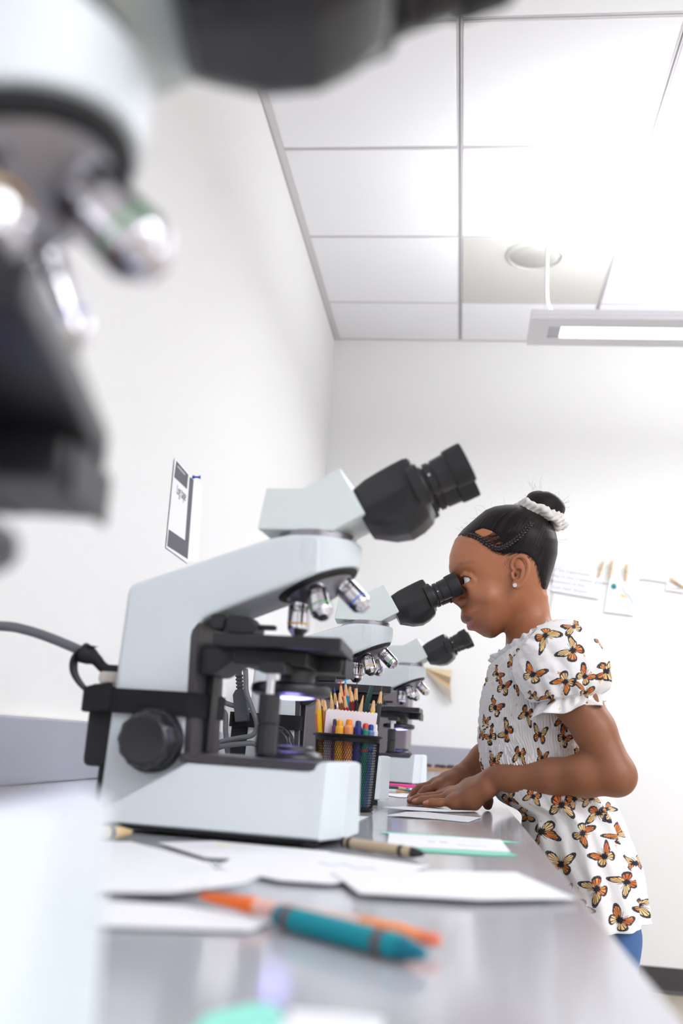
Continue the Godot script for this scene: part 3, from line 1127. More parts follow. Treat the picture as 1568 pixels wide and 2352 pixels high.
const BODICE_FLIES := [[0.142, 0.342, 0.0554, -0.0100, 0.0811, 0.1726], [0.117, 0.497, 0.0542, -0.0263, 0.0982, 0.1406], [0.217, 0.565, -0.0379, 0.0175, -0.0707, -0.1449], [0.100, 0.711, 0.0481, 0.0373, -0.0947, 0.1306], [0.158, 0.682, 0.0264, 0.0408, -0.1465, 0.0950], [0.250, 0.704, 0.0401, -0.0115, 0.0336, 0.1587], [0.317, 0.725, 0.0335, -0.0334, 0.0910, 0.1219], [0.192, 0.841, -0.0382, 0.0154, -0.0296, -0.1565], [0.108, 0.882, 0.0545, -0.0204, 0.0113, 0.1528], [0.250, 0.858, 0.0313, -0.0146, 0.0249, 0.1325], [0.317, 0.612, -0.0412, 0.0185, -0.0443, -0.1344], [0.175, 0.172, 0.0389, -0.0318, 0.1364, 0.1132], [0.108, 0.207, 0.0506, -0.0332, 0.1516, 0.0907], [0.192, 0.357, -0.0200, -0.0273, 0.0934, -0.0870], [0.050, 0.689, 0.0497, -0.0092, 0.0292, 0.1303], [0.017, 0.214, 0.0623, -0.0118, 0.1086, 0.1383], [0.075, 0.598, 0.0475, -0.0075, 0.0308, 0.1210], [0.017, 0.917, -0.0514, 0.0031, 0.0292, -0.1242], [0.367, 0.804, -0.0465, -0.0309, 0.0952, -0.0931], [0.200, 0.118, -0.0387, -0.0235, 0.1035, -0.1125]]
const SKIRT_FLIES := [[0.242, 0.216, -0.0719, 0.0922, -0.0270, -0.2449], [0.125, 0.431, -0.1160, -0.0003, 0.0610, -0.1757], [0.042, 0.331, -0.0207, -0.1112, 0.1458, 0.0520], [0.250, 0.422, -0.0553, -0.0570, 0.1361, -0.0665], [0.292, 0.559, 0.0801, 0.0284, -0.0898, 0.1244], [0.158, 0.615, 0.0884, -0.0316, -0.0016, 0.1755], [0.242, 0.743, -0.0290, 0.0783, -0.1436, -0.0970], [0.333, 0.720, -0.0352, 0.0890, -0.1294, -0.0709], [0.292, 0.923, 0.0589, -0.0579, 0.1019, 0.1073], [0.417, 0.630, 0.1557, -0.0330, 0.0409, 0.1234], [0.383, 0.448, 0.1262, 0.0529, -0.0673, 0.1056], [0.333, 0.294, -0.0961, 0.0554, 0.0048, -0.1809], [0.292, 0.172, -0.0720, -0.0065, 0.0833, -0.1187], [0.392, 0.274, -0.1360, -0.0185, 0.0662, -0.1309], [0.392, 0.881, -0.0484, -0.1334, 0.0916, -0.0897], [0.083, 0.184, -0.1136, 0.0494, 0.0591, -0.1412], [0.183, 0.155, -0.0373, 0.0564, -0.0501, -0.1190], [0.342, 0.172, -0.0798, 0.0181, 0.0331, -0.1334], [0.183, 0.867, -0.0711, -0.0238, 0.0904, -0.1195], [0.150, 0.805, 0.0053, -0.0779, 0.1293, 0.0646]]
const BRAID := [[-0.008, 1.2887], [0.0024, 1.2853], [0.0127, 1.2805], [0.0246, 1.2734], [0.0365, 1.2649], [0.0482, 1.2602], [0.059, 1.2628], [0.0697, 1.2692], [0.0796, 1.2771], [0.0894, 1.2872], [0.0979, 1.298], [0.1063, 1.3081]]


const SKIN := Color(0.335, 0.128, 0.062)   # linear
var head_at := {}


func girl() -> void:
	var base := Vector3(0.24, 0, MID)
	var t := thing("person", "girl in a butterfly print top leaning over the worktop to look into a microscope", "person", base)
	var skin := mat(Color.WHITE, 0.46)
	skin.vertex_color_use_as_albedo = true
	skin.subsurf_scatter_enabled = true
	skin.subsurf_scatter_strength = 0.08
	skin.heightmap_enabled = true
	skin.heightmap_texture = noise_tex(0.25, 31)
	skin.heightmap_scale = 0.008
	skin.uv1_triplanar = true
	skin.uv1_scale = Vector3.ONE * 14.0
	var vs := PackedVector3Array()
	var ix := PackedInt32Array()
	head_maps()
	head_and_neck(vs, ix)
	ear(vs, ix, 1.0)
	ear(vs, ix, -1.0)
	arm_near(vs, ix)
	arm_far(vs, ix)
	var colors := PackedColorArray()
	colors.resize(vs.size())
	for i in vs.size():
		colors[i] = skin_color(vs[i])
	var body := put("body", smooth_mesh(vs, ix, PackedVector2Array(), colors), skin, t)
	body.position = -base
	eyes(t, -base)
	hair(t, -base)
	clothes(t, -base)
	legs(t, -base)
	var stud := Geo.new()
	stud.lathe_along(Vector3(0.079, 1.1985, MID + 0.0715), Vector3(0.0785, 1.1985, MID + 0.08), [Vector2(0.0034, 0), Vector2(0.0038, 0.0012), Vector2(0.0034, 0.002)], 16)
	var e := put("ear_stud", stud, mat(rgb(225, 225, 232), 0.15, 1.0), t)
	e.position = -base
	var gems := Geo.new()
	for k in 7:
		var a := TAU * k / 6
		var r := 0.0023 if k < 6 else 0.0
		gems.lathe_along(Vector3(0.079 + r * cos(a), 1.1985 + r * sin(a), MID + 0.0733), Vector3(0.079 + r * cos(a), 1.1985 + r * sin(a), MID + 0.08), [Vector2(0.0012, 0), Vector2(0.0011, 0.0004), Vector2(0.0005, 0.0009), Vector2(0.0, 0.001)], 6)
	put("gem", gems, mat(rgb(235, 232, 245), 0.05), e)


func near_color(c: Color, p: Vector3, a: Vector3, b: Vector3, r: float, tint: Color, share: float) -> Color:
	var ab := b - a
	var d := (p - a - ab * clampf((p - a).dot(ab) / ab.length_squared(), 0, 1)).length() / r
	return c.lerp(tint, share * smoothstep(1.0, 0.62, d)) if d < 1.0 else c


var nails := []


func skin_color(p: Vector3) -> Color:
	var c := SKIN * lerpf(0.86, 1.3, smoothstep(1.06, 1.2, p.y))  # face lightened and arms darkened in the colour to imitate their lighting
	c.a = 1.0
	if p.y > 1.10:
		var q := Vector3(p.x, p.y, 0)
		var side := absf(p.z - MID)
		if side < 0.03:
			c = near_color(c, q, Vector3(-0.0075, 1.1480, 0), Vector3(0.0085, 1.1455, 0), 0.0052, Color(0.19, 0.072, 0.055), 0.9)
			c = near_color(c, q, Vector3(0.0025, 1.1360, 0), Vector3(0.0105, 1.1400, 0), 0.0055, Color(0.44, 0.165, 0.14), 0.9)
		c = near_color(c, q, Vector3(-0.0225, 1.2265, 0), Vector3(-0.010, 1.2360, 0), 0.0042, Color(0.14, 0.055, 0.03), 0.26)
		c = near_color(c, q, Vector3(-0.010, 1.2360, 0), Vector3(0.0095, 1.2375, 0), 0.0034, Color(0.14, 0.055, 0.03), 0.22)
	elif p.y < 0.87:
		for n in nails:
			if p.distance_to(n) < 0.0064 and p.y > n.y - 0.0035:
				c = c.lerp(Color(0.56, 0.26, 0.20), 0.85)
		# palms and fingertips are paler underneath
	return c


# profile depth, half width and rounding over the head's middle plane
func head_maps() -> void:
	var prof := pts(PROFILE)
	var hairline := pts(HAIR)
	var parting := pts(PARTING)
	var h := 0.0018
	var lo := Vector2(-0.05, 1.0946)
	var nx := 133
	var ny := 153
	var g := PackedFloat32Array()
	var w := PackedFloat32Array()
	var r := PackedFloat32Array()
	var hr := PackedFloat32Array()
	for y in ny:
		for x in nx:
			var p := lo + Vector2(x, y) * h
			g.append(poly_depth(p, prof))
			var sw := 0.0
			var a := 0.0
			var b := 0.0
			for i in range(0, WIDTHS.size(), 4):
				var k := exp(-p.distance_squared_to(Vector2(WIDTHS[i], WIDTHS[i + 1])) / (2.0 * 0.028 * 0.028)) + 1e-9
				sw += k
				a += k * WIDTHS[i + 2]
				b += k * WIDTHS[i + 3]
			w.append(a / sw)
			r.append(b / sw)
			hr.append(minf(poly_depth(p, hairline), -poly_depth(p, parting)))
	head_at = {"h": h, "lo": lo, "nx": nx, "ny": ny, "g": g, "w": w, "r": r, "hr": hr}


func head_side(x: float, y: float, extra := 0.0) -> float:
	# half width of the skull at a point of its middle plane
	var i: int = clampi(roundi((x - head_at.lo.x) / head_at.h), 0, head_at.nx - 1) + head_at.nx * clampi(roundi((y - head_at.lo.y) / head_at.h), 0, head_at.ny - 1)
	var t := clampf((head_at.g[i] + extra) / head_at.r[i], 0.0, 1.0)
	return (head_at.w[i] + extra) * sqrt(maxf(0.0, 1.0 - (1.0 - t) * (1.0 - t)))


func fill_head(f: Field, hair_shell: bool) -> void:
	var g: PackedFloat32Array = head_at.g
	var w: PackedFloat32Array = head_at.w
	var r: PackedFloat32Array = head_at.r
	var hr: PackedFloat32Array = head_at.hr
	var mx: int = head_at.nx
	for y in head_at.ny:
		var fy := roundi((head_at.lo.y + y * head_at.h - f.o.y) / f.h)
		if fy < 0 or fy >= f.ny:
			continue
		for x in mx:
			if x >= f.nx:
				break
			var i: int = y * mx + x
			var e := -0.005 + 0.0055 * smoothstep(-0.002, 0.006, hr[i]) if hair_shell else -0.0035 * smoothstep(0.0, 0.006, hr[i])
			var gg := g[i] + e
			if gg < -0.03:
				continue
			var ww := w[i] + e
			var rr := r[i]
			var t := minf(gg / rr, 1.0)
			var rest := (1.0 - t) * (1.0 - t) - 1.0
			var s := 0.5 * minf(ww, rr)
			for z in f.nz:
				var q := (f.o.z + z * f.h - MID) / ww
				f.f[(z * f.ny + fy) * f.nx + x] = minf(0.05, (q * q + rest) * s)


func torso(f: Field) -> void:
	var z := MID
	# neck, shoulders and chest
	f.cap(Vector3(0.106, 1.183, z), Vector3(0.1145, 1.105, z), 0.0335, 0.0365, 0.016)
	f.cap(Vector3(0.117, 1.105, z), Vector3(0.125, 1.09, z - 0.105), 0.034, 0.03, 0.03)
	f.cap(Vector3(0.117, 1.105, z), Vector3(0.125, 1.09, z + 0.105), 0.034, 0.03, 0.03)
	f.cap(Vector3(0.119, 1.08, z), Vector3(0.118, 1.02, z), 0.040, 0.060, 0.02)


func head_and_neck(vs: PackedVector3Array, ix: PackedInt32Array) -> void:
	var low := Field.new(Vector3(0.03, 0.99, MID - 0.14), Vector3(0.20, 1.102, MID + 0.14), 0.004)
	torso(low)
	low.nets(vs, ix)
	var f := Field.new(Vector3(-0.05, 1.0946, MID - 0.081), Vector3(0.20, 1.372, MID + 0.081), 0.0018)
	fill_head(f, false)
	torso(f)
	var z := MID
	# nose
	f.cap(Vector3(-0.0145, 1.2155, z), Vector3(-0.0160, 1.183, z), 0.0062, 0.0082, 0.010)
	f.cap(Vector3(-0.006, 1.207, z), Vector3(-0.005, 1.186, z), 0.0080, 0.0095, 0.010)
	f.cap(Vector3(-0.0160, 1.1795, z), Vector3(-0.0065, 1.1690, z), 0.0052, 0.0036, 0.005)
	for s in [-1.0, 1.0]:
		f.cap(Vector3(-0.0062, 1.1765, z + s * 0.0108), Vector3(-0.0012, 1.1765, z + s * 0.0125), 0.0062, 0.0058, 0.0035)
		f.chain_cut([Vector3(-0.0128, 1.1702, z + s * 0.0070), Vector3(-0.0092, 1.1708, z + s * 0.0118), Vector3(-0.0050, 1.1728, z + s * 0.0165)], 0.0024)
		# eye socket and lids
		f.cap(Vector3(-0.007, 1.2125, z + s * 0.047), Vector3(0.0005, 1.2115, z + s * 0.053), 0.0130, 0.0122, 0.007, true)
		f.chain([Vector3(-0.0095, 1.2155, z + s * 0.0345), Vector3(-0.0025, 1.2180, z + s * 0.0415), Vector3(0.0055, 1.2155, z + s * 0.0465), Vector3(0.0115, 1.2098, z + s * 0.0485)], [0.0020, 0.0022, 0.0020, 0.0016], 0.006)
		f.chain([Vector3(-0.0055, 1.2005, z + s * 0.036), Vector3(0.003, 1.2010, z + s * 0.0425), Vector3(0.0115, 1.2090, z + s * 0.0480)], [0.0018, 0.0018, 0.0016], 0.006)
		# brow and cheek
		f.cap(Vector3(-0.021, 1.234, z + s * 0.012), Vector3(0.006, 1.237, z + s * 0.043), 0.006, 0.006, 0.014)
		f.cap(Vector3(0.016, 1.186, z + s * 0.040), Vector3(0.035, 1.182, z + s * 0.049), 0.008, 0.008, 0.025)
	# the line between the lips
	for s in [-1.0, 1.0]:
		f.chain_cut([Vector3(-0.0045, 1.1400, z), Vector3(0.0, 1.1412, z + s * 0.012), Vector3(0.0085, 1.1445, z + s * 0.0225)], 0.0016)
	f.nets(vs, ix)


func ear(vs: PackedVector3Array, ix: PackedInt32Array, s: float) -> void:
	var z := MID
	var f := Field.new(Vector3(0.062, 1.185, minf(z + s * 0.052, z + s * 0.088)), Vector3(0.112, 1.26, maxf(z + s * 0.052, z + s * 0.088)), 0.0011)
	var zz := func(x: float) -> float: return z + s * (0.0665 + (x - 0.075) * 0.34)
	var on := func(x: float, y: float, d := 0.0) -> Vector3: return Vector3(x, y, z + s * (0.0665 + (x - 0.075) * 0.34 + d))
	# plate of the ear
	for q in [[0.086, 1.236, 0.0095], [0.0885, 1.226, 0.0115], [0.087, 1.214, 0.0095], [0.082, 1.203, 0.0065]]:
		f.cap(on.call(q[0] - 0.003, q[1], -0.004), on.call(q[0] + 0.004, q[1], -0.003), q[2] * 0.42, q[2] * 0.42, 0.008)
		f.cap(on.call(q[0], q[1] + 0.004, -0.004), on.call(q[0], q[1] - 0.004, -0.004), q[2] * 0.42, q[2] * 0.42, 0.008)
	var helix := curve([on.call(0.0800, 1.2235, -0.003), on.call(0.0742, 1.2295, -0.002), on.call(0.0752, 1.2395), on.call(0.0812, 1.2465), on.call(0.0888, 1.2476, 0.001), on.call(0.0960, 1.2430, 0.001), on.call(0.0999, 1.2330, 0.001), on.call(0.0990, 1.2195, 0.0), on.call(0.0945, 1.2080, -0.001), on.call(0.0880, 1.1995, -0.001), on.call(0.0815, 1.1968, 0.0), on.call(0.0782, 1.2005, 0.0)], 5)
	for i in helix.size() - 1:
		var w := i / float(helix.size())
		var r := 0.0027 + 0.0012 * smoothstep(0.72, 0.92, w)
		f.cap(helix[i], helix[i + 1], r, r, 0.002)
	var fold := curve([on.call(0.0825, 1.2385, -0.001), on.call(0.0895, 1.2345, -0.001), on.call(0.0933, 1.2245, -0.001), on.call(0.0912, 1.2130, -0.001), on.call(0.0845, 1.2065, -0.0005)], 5)
	for i in fold.size() - 1:
		f.cap(fold[i], fold[i + 1], 0.0024, 0.0024, 0.002)
	f.cap(on.call(0.0745, 1.219), on.call(0.0762, 1.2125), 0.0030, 0.0028, 0.003)
	f.cap(on.call(0.0825, 1.2145, 0.001), on.call(0.0845, 1.222, 0.001), 0.0048, 0.0046, 0.003, true)
	f.cap(on.call(0.0792, 1.2165, -0.004), on.call(0.081, 1.2175, -0.009), 0.0024, 0.002, 0.002, true)
	var first := ix.size()
	f.nets(vs, ix)


func hand_chains(f: Field, wrist: Array, knuckles: Array, mids: Array, tips: Array, thumb: Array, r: float) -> void:
	for i in 4:
		f.cap(wrist[i], knuckles[i], 0.0125, 0.0088, 0.011)
	for i in 3:
		f.cap(knuckles[i], knuckles[i + 1], 0.0085, 0.0085, 0.009)
		f.cap(wrist[i].lerp(knuckles[i], 0.5), wrist[i + 1].lerp(knuckles[i + 1], 0.5), 0.0105, 0.0105, 0.009)
	for i in 4:
		var k: float = r * [0.98, 1.02, 1.0, 0.88][i]
		var last: Vector3 = mids[i].lerp(tips[i], 0.52) + Vector3(0, 0.0012, 0)
		f.chain([knuckles[i], mids[i], last, tips[i]], [k * 1.16, k * 1.05, k * 0.97, k * 0.8], 0.0045)
		nails.append(tips[i] + Vector3(-0.0005, 0.0045, 0.0015))
	f.chain(thumb, [0.0125, 0.0098, 0.0085, 0.0070], 0.008)


func arm_near(vs: PackedVector3Array, ix: PackedInt32Array) -> void:
	var f := Field.new(Vector3(-0.1, 0.828, -1.79), Vector3(0.285, 1.075, -1.51), 0.0026)
	f.chain([Vector3(0.150, 1.06, -1.60), Vector3(0.1735, 1.0119, -1.574), Vector3(0.198, 0.972, -1.567), Vector3(0.2285, 0.912, -1.562)], [0.036, 0.0345, 0.0305, 0.0275], 0.012)
	f.cap(Vector3(0.2285, 0.909, -1.562), Vector3(0.232, 0.905, -1.562), 0.0275, 0.0265, 0.01)
	f.chain([Vector3(0.226, 0.9075, -1.562), Vector3(0.186, 0.9045, -1.575), Vector3(0.1416, 0.8985, -1.600), Vector3(0.0845, 0.8925, -1.634), Vector3(0.053, 0.8885, -1.652)], [0.029, 0.0305, 0.0265, 0.0218, 0.0185], 0.012)
	# wrist bone
	f.cap(Vector3(0.062, 0.899, -1.642), Vector3(0.057, 0.897, -1.643), 0.0105, 0.009, 0.012)
	var t := TOP
	# index, middle, ring, little finger
	hand_chains(f,
		[Vector3(0.045, 0.886, -1.672), Vector3(0.046, 0.887, -1.664), Vector3(0.045, 0.881, -1.654), Vector3(0.041, 0.872, -1.648)],
		[Vector3(-0.010, 0.8575, -1.7235), Vector3(-0.015, 0.8585, -1.706), Vector3(-0.013, 0.8545, -1.688), Vector3(-0.007, 0.849, -1.670)],
		[Vector3(-0.044, 0.8505, -1.738), Vector3(-0.050, 0.8500, -1.7155), Vector3(-0.044, 0.8475, -1.6925), Vector3(-0.031, 0.8450, -1.669)],
		[Vector3(-0.073, t + 0.0062, -1.749), Vector3(-0.081, t + 0.0062, -1.7265), Vector3(-0.0715, t + 0.0062, -1.698), Vector3(-0.0535, t + 0.006, -1.6685)],
		[Vector3(0.035, 0.873, -1.678), Vector3(0.042, 0.860, -1.700), Vector3(0.046, 0.8515, -1.712), Vector3(0.0475, t + 0.0075, -1.717)], 0.0068)
	# heel of the hand resting on the worktop
	f.cap(Vector3(0.022, t + 0.0155, -1.664), Vector3(-0.005, t + 0.0105, -1.668), 0.0145, 0.0098, 0.010)
	f.cap(Vector3(0.043, 0.872, -1.652), Vector3(0.020, t + 0.018, -1.664), 0.0150, 0.0145, 0.010)
	f.nets(vs, ix)


func arm_far(vs: PackedVector3Array, ix: PackedInt32Array) -> void:
	var f := Field.new(Vector3(-0.105, 0.828, -1.95), Vector3(0.185, 1.12, -1.755), 0.0028)
	f.chain([Vector3(0.135, 1.08, -1.835), Vector3(0.14, 1.03, -1.870), Vector3(0.135, 0.985, -1.893)], [0.034, 0.031, 0.029], 0.012)
	f.chain([Vector3(0.135, 0.985, -1.893), Vector3(0.085, 0.953, -1.872), Vector3(0.042, 0.9185, -1.847), Vector3(0.006, 0.889, -1.825)], [0.0285, 0.028, 0.0235, 0.0175], 0.012)
	var t := TOP
	hand_chains(f,
		[Vector3(0.0, 0.885, -1.812), Vector3(-0.003, 0.887, -1.82), Vector3(-0.002, 0.884, -1.829), Vector3(0.003, 0.879, -1.836)],
		[Vector3(-0.035, 0.8660, -1.799), Vector3(-0.041, 0.8690, -1.817), Vector3(-0.039, 0.8670, -1.836), Vector3(-0.031, 0.8610, -1.853)],
		[Vector3(-0.057, 0.8590, -1.797), Vector3(-0.068, 0.8600, -1.824), Vector3(-0.064, 0.8580, -1.850), Vector3(-0.051, 0.8530, -1.871)],
		[Vector3(-0.071, t + 0.0062, -1.797), Vector3(-0.086, t + 0.0062, -1.832), Vector3(-0.081, t + 0.0062, -1.861), Vector3(-0.066, t + 0.006, -1.884)],
		[Vector3(-0.004, 0.877, -1.805), Vector3(-0.016, 0.860, -1.790), Vector3(-0.032, 0.851, -1.779), Vector3(-0.047, t + 0.0072, -1.773)], 0.0068)
	f.nets(vs, ix)


func ball(c: Vector3, r: Vector3, n := 24, g: Geo = null) -> Geo:
	if g == null:
		g = Geo.new()
	var keep := g.xf
	g.xf = g.xf * Transform3D(Basis.from_scale(r), c)
	var prof := []
	for k in n / 2 + 1:
		var a := -PI / 2 + PI * k / (n / 2)
		prof.append(Vector2(maxf(0.0, cos(a)) if k > 0 and k < n / 2 else 0.0, sin(a)))
	g.lathe(prof, n)
	g.xf = keep
	return g


func eyes(t: Node3D, shift: Vector3) -> void:
	for s in [1.0, -1.0]:
		var c := Vector3(0.0062, 1.2105, MID + s * 0.0345)
		var e := put("eye", ball(c, Vector3.ONE * 0.0126, 28), mat(rgb(222, 216, 222), 0.15), t)
		e.position = shift
		var iris := Geo.new()
		iris.lathe_along(c + Vector3(-0.0105, -0.0015, s * 0.001), c + Vector3(-0.02, -0.003, s * 0.002), [Vector2(0.0062, 0.0), Vector2(0.0055, 0.0009), Vector2(0.003, 0.0017), Vector2(0.0, 0.002)], 20)
		var lash := Geo.new()
		lash.tube(curve([Vector3(-0.0098, 1.2120, MID + s * 0.0378), Vector3(-0.0030, 1.2143, MID + s * 0.0445), Vector3(0.0050, 1.2122, MID + s * 0.0490), Vector3(0.0112, 1.2072, MID + s * 0.0505)], 6), [0.0004, 0.0006, 0.0006, 0.0006, 0.0006, 0.0006, 0.0006, 0.0006, 0.0006, 0.0006, 0.0006, 0.0006, 0.0006, 0.0006, 0.0006, 0.0006, 0.0006, 0.0006, 0.0004], 6)
		put("lash_line", lash, mat(rgb(52, 32, 26), 0.6), e)
		put("iris", iris, mat(rgb(38, 24, 18), 0.1), e)


# ---------------------------------------------------------------- hair
func strand_texture(w: int, h: int, dark: Color, light: Color, seed_: int) -> ImageTexture:
	var n := FastNoiseLite.new()
	n.seed = seed_
	n.frequency = 0.22
	n.fractal_octaves = 3
	var im := Image.create(w, h, false, Image.FORMAT_RGB8)
	for y in h:
		for x in w:
			var a := float(x) / w * TAU
			var v := n.get_noise_3d(cos(a) * w / TAU * 0.9, sin(a) * w / TAU * 0.9, y * 0.05) * 0.9 + 0.5
			im.set_pixel(x, y, dark.lerp(light, clampf(v, 0, 1)))
	return ImageTexture.create_from_image(im)


const BUN_AXIS := Vector3(0.4, 0.9165, 0)
const BUN_AT := Vector3(0.1215, 1.3325, MID)


func hair(t: Node3D, shift: Vector3) -> void:
	var tex := strand_texture(512, 128, rgb(8, 6, 8), rgb(50, 40, 42), 41)
	var strands := mat(Color.WHITE, 0.38, 0.0, 0.3)
	strands.albedo_texture = tex
	strands.heightmap_enabled = true
	strands.heightmap_texture = tex
	strands.heightmap_scale = 0.14
	var f := Field.new(Vector3(-0.05, 1.0946, MID - 0.081), Vector3(0.20, 1.372, MID + 0.081), 0.0018)
	fill_head(f, true)
	var vs := PackedVector3Array()
	var ix := PackedInt32Array()
	f.nets(vs, ix)
	var uv := PackedVector2Array()
	var ux := Vector3(BUN_AXIS.y, -BUN_AXIS.x, 0)
	for p in vs:
		var d := p - BUN_AT
		var a := atan2(d.z, d.dot(ux))
		uv.append(Vector2(a / TAU * 2.0 + 0.5, d.length() * 3.0))
	var h := put("hair", smooth_mesh(vs, ix, uv), strands, t)
	h.position = shift
	# bun: a coil of twisted strands
	var rings := []
	var tv := []
	var nu := 80
	var nv := 40
	var bv := PackedVector3Array()
	var bi := PackedInt32Array()
	var bu := PackedVector2Array()
	var fr := Geo.axis(BUN_AT + BUN_AXIS * 0.021, BUN_AT + BUN_AXIS)
	for j in nv + 1:
		var b := -PI / 2 + PI * j / nv
		for i in nu + 1:
			var a := TAU * i / nu
			var coil := sin(a + b * 2.2)
			var r := 0.0345 * (1.0 + 0.05 * sin(a * 2.0 + b * 4.0) + 0.035 * coil)
			var y := sin(b) * 0.0265 * (1.0 - 0.16 * maxf(0.0, sin(b)) * (1.0 - 0.7 * absf(coil)))
			bv.append(fr * Vector3(r * pow(cos(b), 0.8) * cos(a), y, -r * pow(maxf(cos(b), 0.0), 0.8) * sin(a)))
			bu.append(Vector2(b / PI * 1.6 + sin(a) * 0.12, a / TAU * 1.2))
	for j in nv:
		for i in nu:
			var q := j * (nu + 1) + i
			bi.append_array(PackedInt32Array([q, q + nu + 2, q + 1, q, q + nu + 1, q + nu + 2]))
	put("hair_bun", smooth_mesh(bv, bi, bu), strands, h)
	# scrunchie: a ruffled white ring round the foot of the bun
	var sv := PackedVector3Array()
	var si := PackedInt32Array()
	var sf := Geo.axis(BUN_AT + BUN_AXIS * 0.004, BUN_AT + BUN_AXIS)
	var rn := 160
	var rm := 28
	for i in rn:
		var a := TAU * i / rn
		var big := 1.0 + 0.34 * maxf(0.0, cos(a - PI) * 0.0 + cos(a) - 0.75) * 4.0 * 0.6
		for j in rm:
			var b := TAU * j / rm
			var tw := b + a * 2.0
			var fold := 1.0 + 0.20 * sin(b * 3.0 + a * 9.0) + 0.13 * sin(b * 5.0 - a * 14.0) + 0.06 * sin(a * 23.0 + b * 2.0)
			var rr := 0.0098 * fold * big
			var rad := 0.0355 + rr * 1.05 * cos(tw) + 0.002 * sin(a * 5.0)
			sv.append(sf * Vector3(rad * cos(a), rr * sin(tw) * 0.95 + 0.0018 * sin(a * 7.0), -rad * sin(a)))
	for i in rn:
		for j in rm:
			var a := i * rm + j
			var b := i * rm + (j + 1) % rm
			var c := ((i + 1) % rn) * rm + (j + 1) % rm
			var d := ((i + 1) % rn) * rm + j
			si.append_array(PackedInt32Array([a, b, c, a, c, d]))
	put("scrunchie", smooth_mesh(sv, si), mat(rgb(226, 222, 218), 0.8), h)
	# braid along the hairline: two rows of plaited beads
	for side in [1.0, -1.0]:
		var way := []
		for q in BRAID:
			way.append(Vector3(q[0], q[1], 0))
		var path := curve(way, 5)
		var g := Geo.new()
		var n := path.size() - 1
		for i in n:
			var p := path[i]
			var d := (path[mini(i + 1, n)] - path[maxi(i - 1, 0)]).normalized()
			var o := Vector3(-d.y, d.x, 0)
			var k := 1.0 if i % 2 else -1.0
			var c := p + o * 0.0019 * k
			var size := 0.72 + 0.28 * minf(1.0, i / 14.0)
			c.z = MID + side * (head_side(c.x, c.y) + 0.0012)
			g.xf = Transform3D(Basis(Vector3(0, 0, 1), atan2(d.y, d.x) + 0.6 * k), c)
			ball(Vector3.ZERO, Vector3(0.0038, 0.0024, 0.0027) * size, 10, g)
		put("braid", g, mat(rgb(30, 25, 27), 0.38), h)
	# combed strands that start at the hairline and run towards the bun
	var comb := Geo.new()
	var r3 := RandomNumberGenerator.new()
	r3.seed = 9
	for i in 430:
		var a: Vector2
		if i < 60:   # over the lower rim of the parting
			a = Vector2(PARTING[8], PARTING[9]).lerp(Vector2(PARTING[12], PARTING[13]), r3.randf()) if i % 2 else Vector2(PARTING[14], PARTING[15]).lerp(Vector2(PARTING[10], PARTING[11]), r3.randf())
			a += Vector2(r3.randf_range(-0.004, 0.004), r3.randf_range(-0.001, 0.005))
		else:
			var k := r3.randi_range(4, 15)
			a = Vector2(HAIR[k * 2], HAIR[k * 2 + 1]).lerp(Vector2(HAIR[k * 2 + 2], HAIR[k * 2 + 3]), r3.randf()) + Vector2(r3.randf_range(-0.003, 0.003), r3.randf_range(-0.004, 0.006))
		var goal := Vector2(BUN_AT.x, BUN_AT.y) + Vector2(r3.randf_range(-0.02, 0.02), r3.randf_range(-0.02, 0.004))
		var reach := r3.randf_range(0.18, 0.5) if i < 60 else r3.randf_range(0.12, 0.55)
		var list := PackedVector3Array()
		for k in 8:
			var q := a.lerp(goal, reach * k / 7.0)
			q += (goal - a).orthogonal().normalized() * 0.004 * sin(PI * k / 7.0) * r3.randf_range(0.6, 1.0)
			list.append(Vector3(q.x, q.y, MID + head_side(q.x, q.y) + 0.0002 + 0.0004 * sin(PI * k / 7.0)))
		var fine := r3.randf_range(0.00016, 0.0003)
		comb.tube(list, [fine * 0.4, fine, fine, fine, fine, fine, fine, fine * 0.4], 4)
	put("combed_strands", comb, mat(rgb(30, 24, 26), 0.4), h).set_meta("kind", "stuff")
	# loose hairs along the hairline, the nape and round the bun
	var r2 := RandomNumberGenerator.new()
	r2.seed = 5
	var loose := Geo.new()
	for i in 150:
		if i % 3 == 2:
			continue
		var p: Vector3
		var d: Vector3
		var l := r2.randf_range(0.008, 0.022)
		if i < 46:
			var a := r2.randf_range(0.0, TAU)
			p = fr * Vector3(0.029 * cos(a), r2.randf_range(0.0, 0.02), 0.029 * sin(a))
			d = (p - BUN_AT).normalized() + Vector3(r2.randf_range(-0.6, 0.6), 0.2, r2.randf_range(-0.5, 0.5))
		elif i < 90:
			var q: Array = BRAID[r2.randi_range(1, 7)]
			var y: float = q[1] - r2.randf_range(0.002, 0.008)
			var x: float = q[0] + r2.randf_range(-0.006, 0.008)
			p = Vector3(x, y, MID + head_side(x, y) - 0.0002)
			d = Vector3(r2.randf_range(0.2, 0.9), -0.6, 0.1)
			l *= 0.55
		elif i < 118:
			var x := r2.randf_range(0.062, 0.074)
			var y := r2.randf_range(1.232, 1.262)
			p = Vector3(x, y, MID + head_side(x, y) - 0.0002)
			d = Vector3(r2.randf_range(-0.5, 0.5), -0.9, 0.12)
			l *= 0.6
		else:
			var k := r2.randi_range(30, 47)
			p = Vector3(PROFILE[k * 2], PROFILE[k * 2 + 1], MID + r2.randf_range(-0.02, 0.03))
			var c := Vector3(0.07, 1.27, MID)
			d = (p - c).normalized() + Vector3(r2.randf_range(-0.8, 0.8), r2.randf_range(-0.6, 0.6), 0)
		var list := []
		for k in 4:
			list.append(p)
			p += d.normalized() * l / 3
			d += Vector3(r2.randf_range(-0.7, 0.7), r2.randf_range(-0.7, 0.7), r2.randf_range(-0.3, 0.3))
